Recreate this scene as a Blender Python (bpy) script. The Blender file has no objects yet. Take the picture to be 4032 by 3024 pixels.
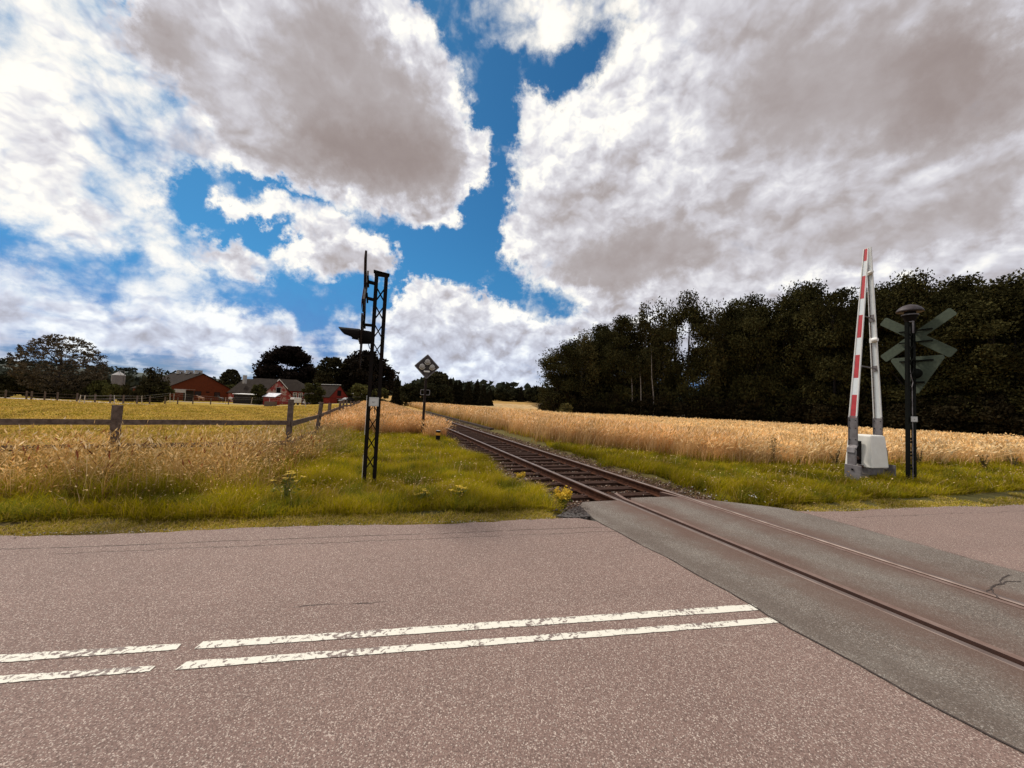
import bpy, bmesh, math, random
import numpy as np
from mathutils import Vector, Matrix
random.seed(7)
RNG = np.random.default_rng(11)
SC = bpy.context.scene
COL = SC.collection
R = math.radians

# ------------------------------------------------------------------ camera
FPX = 1540.0                       # focal length in pixels of the 4032 px wide photograph
PITCH, ROLL, CAMH = R(2.85), R(2.45), 1.66
cF = Vector((0, math.cos(PITCH), math.sin(PITCH)))
cU0 = Vector((0, -math.sin(PITCH), math.cos(PITCH)))
cR0 = Vector((1, 0, 0))
cR = cR0 * math.cos(ROLL) + cU0 * math.sin(ROLL)
cU = -cR0 * math.sin(ROLL) + cU0 * math.cos(ROLL)
cam_d = bpy.data.cameras.new('camera')
cam = bpy.data.objects.new('camera', cam_d)
COL.objects.link(cam)
cam_d.sensor_width = 36.0
cam_d.lens = 36.0 * FPX / 4032.0
cam_d.clip_start = 0.05
cam_d.clip_end = 6000
m3 = Matrix((cR, cU, -cF)).transposed()
cam.matrix_world = Matrix.Translation((0, 0, CAMH)) @ m3.to_4x4()
SC.camera = cam

def ray(x, y):
    return cF + cR * ((x - 2016) / FPX) + cU * ((1512 - y) / FPX)
def at(x, y, z=0.0):               # where the ground of height z shows at photo pixel x, y
    d = ray(x, y)
    return Vector((0, 0, CAMH)) + d * ((z - CAMH) / d.z)
def dep(x, y, Y):                  # the point Y metres ahead seen at photo pixel x, y
    d = ray(x, y)
    return Vector((0, 0, CAMH)) + d * (Y / d.y)
def pxof(v):
    v = Vector(v)
    return 2016 + FPX * v.dot(cR) / v.dot(cF), 1512 - FPX * v.dot(cU) / v.dot(cF)

# ------------------------------------------------------------------ light
SUN_AZ, SUN_EL = R(-48), R(50)      # ahead and to the left of the camera
sun_d = bpy.data.lights.new('sun', 'SUN')
sun_d.energy = 3.0
sun_d.angle = R(9)
sun_d.color = (1.0, 0.93, 0.84)
sun = bpy.data.objects.new('sun', sun_d)
COL.objects.link(sun)
sdir = Vector((math.sin(SUN_AZ) * math.cos(SUN_EL), math.cos(SUN_AZ) * math.cos(SUN_EL), math.sin(SUN_EL)))
sun.rotation_euler = sdir.to_track_quat('Z', 'Y').to_euler()
SC.view_settings.view_transform = 'Standard'
SC.view_settings.look = 'None'
SC.view_settings.exposure = 0.0
SC.view_settings.gamma = 1.0
SC.view_settings.use_curve_mapping = False
SC.cycles.max_bounces = 6
SC.cycles.diffuse_bounces = 3
SC.cycles.transparent_max_bounces = 4

# ------------------------------------------------------------------ node helpers
class NG:
    def __init__(s, tree):
        s.t = tree; s.n = tree.nodes; s.l = tree.links
    def node(s, typ, ins=None, **kw):
        nd = s.n.new(typ)
        for k, v in kw.items(): setattr(nd, k, v)
        for k, v in (ins or {}).items(): s.put(nd.inputs[k], v)
        return nd
    def put(s, sock, v):
        if isinstance(v, bpy.types.NodeSocket): s.l.new(v, sock)
        else:
            try: sock.default_value = v
            except Exception:
                sock.default_value = tuple(v) + (1.0,)
    def m(s, op, a, b=None, c=None, clamp=False):
        nd = s.n.new('ShaderNodeMath'); nd.operation = op; nd.use_clamp = clamp
        s.put(nd.inputs[0], a)
        if b is not None: s.put(nd.inputs[1], b)
        if c is not None: s.put(nd.inputs[2], c)
        return nd.outputs[0]
    def mr(s, v, a, b, c=0.0, d=1.0, smooth=False):
        nd = s.n.new('ShaderNodeMapRange'); nd.clamp = True
        if smooth: nd.interpolation_type = 'SMOOTHSTEP'
        s.put(nd.inputs['Value'], v)
        for k, q in zip(('From Min', 'From Max', 'To Min', 'To Max'), (a, b, c, d)): s.put(nd.inputs[k], q)
        return nd.outputs[0]
    def mix(s, f, a, b, blend='MIX'):
        nd = s.n.new('ShaderNodeMix'); nd.data_type = 'RGBA'; nd.blend_type = blend
        s.put(nd.inputs[0], f)
        s.put(nd.inputs[6], a if isinstance(a, bpy.types.NodeSocket) else tuple(a)[:3] + (1,))
        s.put(nd.inputs[7], b if isinstance(b, bpy.types.NodeSocket) else tuple(b)[:3] + (1,))
        return nd.outputs[2]
    def noise(s, vec, scale, detail=4, rough=0.5, dist=0.0, color=False):
        nd = s.node('ShaderNodeTexNoise', {'Scale': scale, 'Detail': detail, 'Roughness': rough, 'Distortion': dist})
        if vec is not None: s.l.new(vec, nd.inputs['Vector'])
        return nd.outputs['Color' if color else 'Fac']
    def ramp(s, f, stops, interp='LINEAR'):
        nd = s.n.new('ShaderNodeValToRGB'); nd.color_ramp.interpolation = interp
        e = nd.color_ramp.elements
        while len(e) > 1: e.remove(e[-1])
        e[0].position = stops[0][0]; e[0].color = tuple(stops[0][1]) + (1,)
        for p, c in stops[1:]:
            q = e.new(p); q.color = tuple(c) + (1,)
        s.put(nd.inputs[0], f)
        return nd.outputs[0]

# ------------------------------------------------------------------ sky: blue air with cumulus, laid out by bearing and height
# the clouds as outlines (coverage, brightness, softness), read from the photograph and turned into bearing and height
CLOUDS = [
 ("0,500 200,530 430,590 600,640 780,700 830,860 0,860", .50, .80, 3),
 ("560,560 790,680 830,760 700,700 600,620", .56, .85, 2),
 ("0,0 250,0 330,80 400,160 470,260 520,330 540,375 470,375 400,380 350,420 340,455 400,480 520,535 575,600 560,612 430,590 330,560 200,540 100,510 0,480", .63, .86, 1.3),
 ("0,60 60,40 90,90 20,120", .52, .8, 1), ("60,250 140,240 200,300 120,320 40,300", .60, .75, 1), ("320,230 400,260 470,330 420,350 350,300", .75, .55, 1),
 ("120,430 170,430 260,500 300,520 250,525 180,490", .9, .42, 1), ("390,490 480,520 560,560 578,600 510,590 440,540", 1, .52, .8),
 ("250,30 340,0 860,0 920,60 960,120 990,190 1003,260 1005,310 1035,285 1060,330 1058,390 1035,410 1000,425 980,472 930,482 880,472 840,452 760,442 700,422 620,400 560,380 510,330 480,290 420,240 360,180 300,110", 1, .60, .7),
 ("250,35 330,20 480,60 420,120 500,230 460,250 400,200 330,110", 1, .45, 1),
 ("500,120 600,220 620,300 760,370 900,405 980,415 985,340 960,250 900,170 850,100 800,20 650,20 560,60", 1, .42, 2.0),
 ("600,290 700,350 820,385 940,408 985,400 965,330 850,290 700,250", 1, .17, 2.4),
 ("780,0 870,0 930,70 985,150 1003,230 1003,280 975,240 950,180 900,130 850,70", 1, .96, 1),
 ("1008,300 1035,285 1060,330 1058,392 1030,405 1010,380", .95, .82, .8),
 ("540,382 620,395 760,425 880,450 990,440 1000,425 980,472 930,482 880,474 840,455 760,445 700,425 620,404", .95, .85, .7),
 ("455,440 490,413 540,430 590,415 640,440 600,470 560,492 520,465 470,470", .98, .92, .6), ("610,455 690,445 700,480 640,492", .85, .82, .7),
 ("595,560 600,520 640,493 700,482 690,452 740,448 780,485 830,505 862,560 850,588 790,592 720,592 640,580", 1, .93, .6),
 ("640,562 700,527 790,527 842,562 830,588 700,586", 1, .42, 1),
 ("930,0 1020,0 1060,80 1070,230 1010,200 960,90", .34, .8, 1.5), ("1330,70 1420,60 1400,140 1280,200 1240,190", .45, .75, 1.4),
 ("1020,0 1420,0 1400,60 1330,75 1240,90 1180,135 1060,130 1030,70", .50, .85, 1.5), ("1060,90 1250,50 1330,30 1300,0 1420,0 1400,50 1240,85 1180,125", .68, .95, 1.6),
 ("1420,0 2212,0 2212,800 1300,780 1300,665 1260,637 1200,627 1150,602 1100,557 1075,512 1085,480 1120,457 1115,420 1140,390 1120,350 1108,305 1138,288 1120,230 1118,185 1150,195 1180,235 1220,240 1270,195 1330,145 1400,80", .95, .68, 1.1), ("1120,170 1160,190 1200,240 1330,150 1420,80 1460,200 1350,260 1250,330 1150,420 1110,340 1140,290", 1, .86, 2), ("1430,60 1500,20 1510,200 1530,320 1450,380 1420,200", 1, .80, 2), ("1080,480 1140,440 1170,480 1130,560 1200,620 1110,560", 1, .86, 1),
 ("1290,270 1330,255 1340,275 1300,285", .5, .7, .6), ("1390,365 1430,360 1425,378", .5, .7, .5),
 ("1440,0 2212,0 2212,260 2100,290 1900,350 1700,375 1560,360 1490,290 1490,200 1500,100", 1, .58, 3),
 ("1640,60 1850,40 2212,60 2212,260 1950,325 1700,350 1600,300 1600,200", 1, .39, 3), ("1950,60 2212,70 2212,270 2050,290 1900,250", 1, .20, 3),
 ("1180,565 1250,520 1400,470 1530,490 1565,530 1480,590 1330,643 1230,623", 1, .42, 1.4), ("1220,600 1300,560 1450,560 1480,585 1330,640", 1, .38, 1.2),
 ("1130,420 1260,410 1350,470 1200,540 1120,500", 1, .62, 1.5),
 ("1500,430 1700,430 1900,400 2212,300 2212,480 2000,560 1700,580 1580,520", 1, .56, 1.6), ("1720,520 1900,510 2100,450 2212,340 2212,470 2000,560 1800,590", 1, .42, 1.6),
 ("1400,610 1800,600 2212,530 2212,800 1320,800", 1, .68, 1.3), ("1690,595 1740,590 1750,620 1700,625", .55, .8, .8), ("1750,590 1990,570 1990,640 1760,640", 1, .8, 1),
 ("1270,640 1420,650 1500,680 1290,700", 1, .82, .8),
 ("1160,630 1260,640 1300,660 1250,680 1120,655", .5, .9, 1.2), ("1035,578 1150,593 1150,605 1060,590", .62, .9, .5), ("1040,622 1250,645 1240,668 1100,652", .48, .85, 1),
 ("835,690 850,640 880,610 905,593 945,610 960,637 1010,637 1050,640 1090,660 1130,685 1190,700 1230,680 1262,663 1292,690 1285,720 1310,860 830,860", 1, .80, .6), ("850,650 905,597 950,620 1010,640 1050,645 1040,665 960,660 900,640 860,680", 1, .97, .5),
 ("860,690 940,685 955,710 880,718", 1, .5, .6), ("950,730 1040,725 1070,760 980,772", 1, .48, .7), ("1090,745 1190,735 1240,760 1150,775", 1, .62, .7), ("975,665 1030,655 1060,690 1000,700", 1, .66, .6), ("1080,690 1140,700 1150,730 1090,730", 1, .6, .8), ("870,650 920,650 930,680 870,680", 1, .72, .6),
 ("835,800 1190,790 1190,870 835,870", .66, .68, 1.4), ("850,760 940,765 1000,790 860,800", .9, .5, 1),
 ("0,612 60,600 110,640 200,655 300,690 400,700 480,678 560,700 600,680 650,700 668,750 690,800 690,860 0,860", .74, .74, 1.2),
 ("20,605 80,600 120,640 60,640", 1, .95, .6), ("0,645 90,655 140,680 60,700 0,690", .95, .55, .7), ("60,690 160,690 200,720 90,735", .9, .95, .6), ("200,690 330,695 400,715 330,722 220,712", .95, .9, .6), ("200,718 330,722 420,735 330,752 220,742", .95, .55, .6), ("0,715 60,715 90,745 0,750", .6, .7, .6), ("330,640 420,660 520,665 480,640", .25, .8, 1), ("150,620 260,640 300,670 200,655", .35, .8, 1),
 ("420,682 470,668 550,705 560,735 470,730", 1, .92, .8), ("600,690 650,702 665,750 620,765 590,730", 1, .52, .7), ("480,745 600,750 640,790 500,800", .85, .66, .8), ("380,755 470,760 560,772 400,778", .2, .7, .7), ("60,760 300,758 380,775 100,785", .25, .7, .7), ("120,775 260,790 420,792 200,800", .8, .9, .5),
 ("0,775 700,775 700,880 0,880", .46, .72, 1.0), ("300,740 520,730 560,760 420,775", .9, .85, .7), ("690,700 790,690 830,760 820,800 700,800", .62, .8, 1),
 ("0,840 2212,840 2212,1200 0,1200", .80, .80, 1),
]
def rasterise():
    q = 8.0; w, h = 277, 140
    yy, xx = np.mgrid[0:h, 0:w]; xx = (xx + .5) * q; yy = (yy + .5) * q
    cov = np.full((h, w), .05); bri = np.full((h, w), .85)
    for txt, c, b, soft in CLOUDS:
        p = [tuple(float(v) for v in t.split(',')) for t in txt.split()]
        # stretch outlines that end on the picture's border a little beyond it
        inside = np.zeros((h, w), bool)
        for (x0, y0), (x1, y1) in zip(p, p[1:] + p[:1]):
            if y0 == y1: continue
            cr = ((y0 > yy) != (y1 > yy)) & (xx < (x1 - x0) * (yy - y0) / (y1 - y0) + x0); inside ^= cr
        m = inside.astype(float); r_ = max(1, int(round(soft * 1.6)))
        mp = np.pad(m, r_ * 3, mode='edge')
        for _ in range(3):
            for ax in (0, 1):
                k = [np.roll(mp, d, ax) for d in range(-r_, r_ + 1)]; mp = sum(k) / len(k)
        m = mp[r_ * 3:-r_ * 3, r_ * 3:-r_ * 3]
        cov = cov * (1 - m) + c * m; bri = bri * (1 - m) + b * m
    return cov, bri
CVG, BRG = rasterise()
def grid_at(Gd, px, py):
    c = min(max(px * 2212 / 4032 / 8 - .5, 0), 275.999); r_ = min(max(py * 2212 / 4032 / 8 - .5, 0), 138.999)
    i, j = int(r_), int(c); a, b = r_ - i, c - j
    return (Gd[i, j] * (1 - b) + Gd[i, j + 1] * b) * (1 - a) + (Gd[i + 1, j] * (1 - b) + Gd[i + 1, j + 1] * b) * a
world = bpy.data.worlds.new('World')
SC.world = world
world.use_nodes = True
world.node_tree.nodes.clear()
W = NG(world.node_tree)
geo = W.node('ShaderNodeTexCoord')
dvec = geo.outputs['Generated']
sep = W.node('ShaderNodeSeparateXYZ', {0: dvec})
dx, dy, dz = sep.outputs
zc = W.m('MAXIMUM', dz, 0.0)
den = W.m('ADD', zc, 0.16)
plane = W.node('ShaderNodeCombineXYZ', {0: W.m('DIVIDE', dx, den), 1: W.m('DIVIDE', dy, den), 2: W.m('MULTIPLY', zc, 1.5)}).outputs[0]
az0 = W.m('MULTIPLY', W.m('ARCTAN2', dx, dy), 180 / math.pi)
el0 = W.m('MULTIPLY', W.m('ARCSINE', dz), 180 / math.pi)
w1 = W.node('ShaderNodeSeparateXYZ', {0: W.noise(dvec, 9.0, 7, 0.6, color=True)}).outputs
w3 = W.node('ShaderNodeSeparateXYZ', {0: W.noise(dvec, 28.0, 8, 0.65, color=True)}).outputs
az0 = W.m('ADD', az0, W.m('MULTIPLY', W.m('SUBTRACT', w3[0], 0.5), 5.5))
el0 = W.m('ADD', el0, W.m('MULTIPLY', W.m('SUBTRACT', w3[1], 0.5), 5.0))
az = W.m('ADD', az0, W.m('MULTIPLY', W.m('SUBTRACT', w1[0], 0.5), 5.0))
el = W.m('ADD', el0, W.m('MULTIPLY', W.m('SUBTRACT', w1[1], 0.5), 4.5))
NROW, EL0, DEL = 31, -0.5, 1.65
facs = [W.mr(az, -58, 0), W.mr(az, 0, 58)]
left_side = W.m('LESS_THAN', az, 0.0)
cols2 = []
for h_ in range(2):
    rows = []
    for i in range(NROW):
        e_ = R(EL0 + DEL * i); st = []
        for j in range(32):
            a_ = R(-58 + 58 * h_ + 58 * j / 31.0)
            v = Vector((math.sin(a_) * math.cos(e_), math.cos(a_) * math.cos(e_), math.sin(e_)))
            X, Y = pxof(v)
            st.append((j / 31.0, (grid_at(CVG, X, Y), grid_at(BRG, X, Y), 0)))
        rows.append(W.ramp(facs[h_], st))
    cur = rows[0]
    for i in range(1, NROW):
        cur = W.mix(W.mr(el, EL0 + DEL * (i - 1), EL0 + DEL * i), cur, rows[i])
    cols2.append(cur)
cur = W.mix(left_side, cols2[1], cols2[0])
cs = W.node('ShaderNodeSeparateColor', {0: cur}).outputs
cov, bri = cs[0], cs[1]
f2 = W.noise(dvec, 10.0, 10, 0.6, 0.2)
lowk = W.mr(el0, 3.0, 18.0, 1.0, 0.0, smooth=True)
wv = W.node('ShaderNodeVectorMath', {0: W.node('ShaderNodeVectorMath', {0: W.noise(dvec, 12.0, 4, 0.55, color=True), 1: (0.5, 0.5, 0.5)}, operation='SUBTRACT').outputs[0], 1: (0.05, 0.05, 0.05)}, operation='MULTIPLY').outputs[0]
dw = W.node('ShaderNodeVectorMath', {0: dvec, 1: wv}, operation='ADD').outputs[0]
def puffs(vec, sc, det):
    nd = W.node('ShaderNodeTexVoronoi', {'Vector': vec, 'Scale': sc, 'Detail': det, 'Roughness': 0.5, 'Lacunarity': 2.3}, feature='F1', normalize=True)
    return nd.outputs['Distance']
LD = tuple(sdir * 0.022)
dwo = W.node('ShaderNodeVectorMath', {0: dw, 1: LD}, operation='ADD').outputs[0]
flat_ = lambda v: W.node('ShaderNodeVectorMath', {0: v, 1: (1.0, 1.0, 1.4)}, operation='MULTIPLY').outputs[0]
v1, v2 = puffs(flat_(dw), 8.0, 3.0), puffs(flat_(dwo), 8.0, 3.0)
fbc = W.m('ADD', W.m('MULTIPLY', W.m('SUBTRACT', f2, 0.5), 0.75), W.m('MULTIPLY', W.m('SUBTRACT', 0.27, v1), 0.55))
dens = W.m('ADD', cov, W.m('MULTIPLY', fbc, 1.5))
f4 = W.noise(plane, 2.8, 6, 0.6, 0.2)
dens = W.m('ADD', dens, W.m('MULTIPLY', lowk, W.m('MULTIPLY', W.m('SUBTRACT', f4, 0.5), 0.9)))
alpha = W.mr(dens, 0.26, 0.76, smooth=True)
soft = W.mr(bri, 0.35, 0.8, 0.10, 1.0)
rel = W.m('MULTIPLY', W.m('MULTIPLY', W.m('SUBTRACT', v2, v1), 2.3), soft)
rim = W.m('MULTIPLY', W.mr(dens, 0.5, 0.95, 1.0, 0.0), 0.20)
gen = W.m('MULTIPLY', W.m('SUBTRACT', W.noise(dvec, 3.6, 5, 0.5), 0.5), 0.28)
hol = W.m('MULTIPLY', W.m('MULTIPLY', W.m('SUBTRACT', 0.36, v1), 0.7), soft)
b_ = W.m('ADD', W.m('ADD', W.m('ADD', bri, -0.04), rel), W.m('ADD', rim, W.m('ADD', gen, hol)))
ccol = W.ramp(b_, [(0.0, (0.27, 0.215, 0.205)), (0.22, (0.345, 0.29, 0.28)), (0.45, (0.46, 0.42, 0.425)), (0.62, (0.60, 0.58, 0.62)), (0.78, (0.76, 0.75, 0.79)), (0.92, (0.95, 0.935, 0.915)), (1.0, (1.10, 1.05, 0.96))])
sky = W.node('ShaderNodeTexSky', sky_type='NISHITA', sun_disc=False, sun_elevation=SUN_EL, sun_rotation=SUN_AZ, air_density=1.0, dust_density=0.4, ozone_density=1.6)
ccol = W.mix(lowk, ccol, W.mix(1.0, ccol, (0.86, 0.94, 1.06), 'MULTIPLY'))
blue = W.mix(1.0, sky.outputs[0], W.mix(lowk, (0.20, 0.60, 0.82), (0.22, 0.33, 0.62)), 'MULTIPLY')
cl10 = W.node('ShaderNodeVectorMath', {0: ccol, 1: (10, 10, 10)}, operation='MULTIPLY').outputs[0]
ns = W.n.new('ShaderNodeMix'); ns.data_type = 'RGBA'; ns.clamp_result = False
W.put(ns.inputs[0], alpha); W.put(ns.inputs[6], blue); W.put(ns.inputs[7], cl10)
bg = W.node('ShaderNodeBackground', {'Color': ns.outputs[2], 'Strength': 0.1})
W.l.new(bg.outputs[0], W.node('ShaderNodeOutputWorld').inputs[0])
world.cycles.sampling_method = 'MANUAL'
world.cycles.sample_map_resolution = 512

# ------------------------------------------------------------------ object helpers
def tag(o, label=None, cat=None, group=None, kind=None):
    for k, v in (('label', label), ('category', cat), ('group', group), ('kind', kind)):
        if v: o[k] = v
    return o
def empty(name, loc=(0, 0, 0), rz=0.0, label=None, cat=None, group=None):
    o = bpy.data.objects.new(name, None); COL.objects.link(o)
    o.location = loc; o.rotation_euler = (0, 0, rz); o.empty_display_size = 0.2
    return tag(o, label, cat, group)
def copy_tree(o, parent=None):
    c = o.copy(); COL.objects.link(c)
    if parent: c.parent = parent
    for ch in [q for q in bpy.data.objects if q.parent == o]: copy_tree(ch, c)
    return c
class G:
    """collects shapes into one mesh"""
    def __init__(s): s.bm = bmesh.new(); s.mi = 0
    def _fin(s, vs):
        for f in {f for v in vs for f in v.link_faces}: f.material_index = s.mi
        return vs
    def box(s, c, d, rot=None, taper=1.0):
        r_ = bmesh.ops.create_cube(s.bm, size=1.0)['verts']
        for v in r_:
            k = taper if v.co.z > 0 else 1.0
            v.co = Vector((v.co.x * d[0] * k, v.co.y * d[1] * k, v.co.z * d[2]))
            if rot: v.co = rot @ v.co
            v.co += Vector(c)
        return s._fin(r_)
    def beam(s, a, b, w, h, roll=0.0):
        a, b = Vector(a), Vector(b); d = b - a
        q = d.to_track_quat('Z', 'X').to_matrix() @ Matrix.Rotation(roll, 3, 'Z')
        return s.box((a + b) / 2, (w, h, d.length), q)
    def tube(s, a, b, r0, r1=None, seg=12, cap=True):
        a, b = Vector(a), Vector(b); d = b - a; r1 = r0 if r1 is None else r1
        r_ = bmesh.ops.create_cone(s.bm, cap_ends=cap, segments=seg, radius1=r0, radius2=r1, depth=d.length)['verts']
        q = d.to_track_quat('Z', 'X').to_matrix()
        for v in r_: v.co = q @ v.co + (a + b) / 2
        return s._fin(r_)
    def path(s, pts, r, seg=6):
        for a, b in zip(pts, pts[1:]): s.tube(a, b, r, r, seg)
    def sphere(s, c, r, sc=(1, 1, 1), u=16, v=10):
        r_ = bmesh.ops.create_uvsphere(s.bm, u_segments=u, v_segments=v, radius=r)['verts']
        for w in r_: w.co = Vector((w.co.x * sc[0], w.co.y * sc[1], w.co.z * sc[2])) + Vector(c)
        return s._fin(r_)
    def lathe(s, c, prof, seg=24):
        rings = []
        for (rr, z) in prof:
            rings.append([s.bm.verts.new(Vector(c) + Vector((rr * math.cos(2 * math.pi * k / seg), rr * math.sin(2 * math.pi * k / seg), z))) for k in range(seg)])
        for a, b in zip(rings, rings[1:]):
            for k in range(seg):
                f = s.bm.faces.new((a[k], a[(k + 1) % seg], b[(k + 1) % seg], b[k])); f.material_index = s.mi
        for rg, fl in ((rings[0], True), (rings[-1], False)):
            f = s.bm.faces.new(rg[::-1] if fl else rg); f.material_index = s.mi
    def prism(s, pts, th, M):
        """polygon pts (u, v) given thickness th along the third axis of frame M (4x4)"""
        n = len(pts)
        a = [s.bm.verts.new(M @ Vector((p[0], p[1], -th / 2))) for p in pts]
        b = [s.bm.verts.new(M @ Vector((p[0], p[1], th / 2))) for p in pts]
        fs = [s.bm.faces.new(a[::-1]), s.bm.faces.new(b)]
        for k in range(n): fs.append(s.bm.faces.new((a[k], a[(k + 1) % n], b[(k + 1) % n], b[k])))
        for f in fs: f.material_index = s.mi
    def build(s, name, mats, parent=None, smooth=False, bevel=0.0, loc=None, rz=None, fix=True):
        if fix: bmesh.ops.recalc_face_normals(s.bm, faces=s.bm.faces)
        me = bpy.data.meshes.new(name); s.bm.to_mesh(me); s.bm.free()
        for m in (mats if isinstance(mats, (list, tuple)) else [mats]): me.materials.append(m)
        o = bpy.data.objects.new(name, me); COL.objects.link(o)
        if parent: o.parent = parent
        if loc is not None: o.location = loc
        if rz is not None: o.rotation_euler = (0, 0, rz)
        if smooth:
            me.polygons.foreach_set('use_smooth', [True] * len(me.polygons))
        if bevel:
            b = o.modifiers.new('bevel', 'BEVEL'); b.width = bevel; b.segments = 2; b.limit_method = 'ANGLE'; b.angle_limit = R(35)
        return o
def frame(o, u, v):
    u, v = Vector(u).normalized(), Vector(v).normalized(); w = u.cross(v)
    M = Matrix((u, v, w)).transposed().to_4x4(); M.translation = Vector(o)
    return M
def np_mesh(name, V, T, mat, col=None, parent=None, quads=False, link=True):
    V = np.ascontiguousarray(V, np.float32); T = np.ascontiguousarray(T, np.int32)
    k = 4 if quads else 3
    me = bpy.data.meshes.new(name)
    me.vertices.add(len(V)); me.vertices.foreach_set('co', V.ravel())
    me.loops.add(T.size); me.loops.foreach_set('vertex_index', T.ravel())
    me.polygons.add(len(T)); me.polygons.foreach_set('loop_start', np.arange(0, T.size, k, dtype=np.int32))
    me.update(calc_edges=True)
    if col is not None:
        c = np.ones((len(V), 4), np.float32); c[:, :3] = col
        at_ = me.color_attributes.new('pigment', 'FLOAT_COLOR', 'POINT'); at_.data.foreach_set('color', c.ravel())
    me.materials.append(mat)
    if not link: return me
    o = bpy.data.objects.new(name, me); COL.objects.link(o)
    if parent: o.parent = parent
    return o

# ------------------------------------------------------------------ materials
def new_mat(name):
    m = bpy.data.materials.new(name); m.use_nodes = True
    g = NG(m.node_tree); b = g.n['Principled BSDF']
    return m, g, b
def M_(name, c, rough=0.6, metal=0.0, var=0.25, scale=6.0, c2=None, bump=0.0, bscale=40.0, spec=None, detail=6):
    m, g, b = new_mat(name)
    tc = g.node('ShaderNodeTexCoord').outputs['Object']
    n = g.noise(tc, scale, detail, 0.6)
    c2 = c2 or tuple(q * (1 - var) for q in c)
    g.put(b.inputs['Base Color'], g.mix(g.mr(n, 0.35, 0.68), c, c2))
    g.put(b.inputs['Roughness'], g.mr(n, 0.3, 0.7, rough, min(1, rough + 0.15)))
    b.inputs['Metallic'].default_value = metal
    if spec is not None: b.inputs['Specular IOR Level'].default_value = spec
    if bump:
        bp = g.node('ShaderNodeBump', {'Strength': 0.6, 'Distance': bump, 'Height': g.noise(tc, bscale, 5, 0.6)})
        g.l.new(bp.outputs[0], b.inputs['Normal'])
    return m
def M_leaf(name, translucent=0.25, rough=0.7, mul=(1, 1, 1), spec=0.2):
    m, g, b = new_mat(name)
    vc = g.node('ShaderNodeVertexColor', layer_name='pigment').outputs[0]
    c = g.mix(1.0, vc, mul, 'MULTIPLY')
    g.put(b.inputs['Base Color'], c); b.inputs['Roughness'].default_value = rough
    b.inputs['Specular IOR Level'].default_value = spec
    tr = g.node('ShaderNodeBsdfTranslucent', {'Color': c})
    mx = g.node('ShaderNodeMixShader', {0: translucent}); g.l.new(b.outputs[0], mx.inputs[1]); g.l.new(tr.outputs[0], mx.inputs[2])
    g.l.new(mx.outputs[0], g.n['Material Output'].inputs['Surface'])
    return m

TANG = math.atan2(.3295, .9441)        # the track runs along local y, offsets along local x
tV = Vector((-math.sin(TANG), math.cos(TANG), 0)); nV = Vector((math.cos(TANG), math.sin(TANG), 0))
RAIL_L, RAIL_R = 4.28, 5.80
def SN(s, n, z=0.0): return tV * s + nV * n + Vector((0, 0, z))
def to_sn(X, Y): return X * tV.x + Y * tV.y, X * nV.x + Y * nV.y

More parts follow.
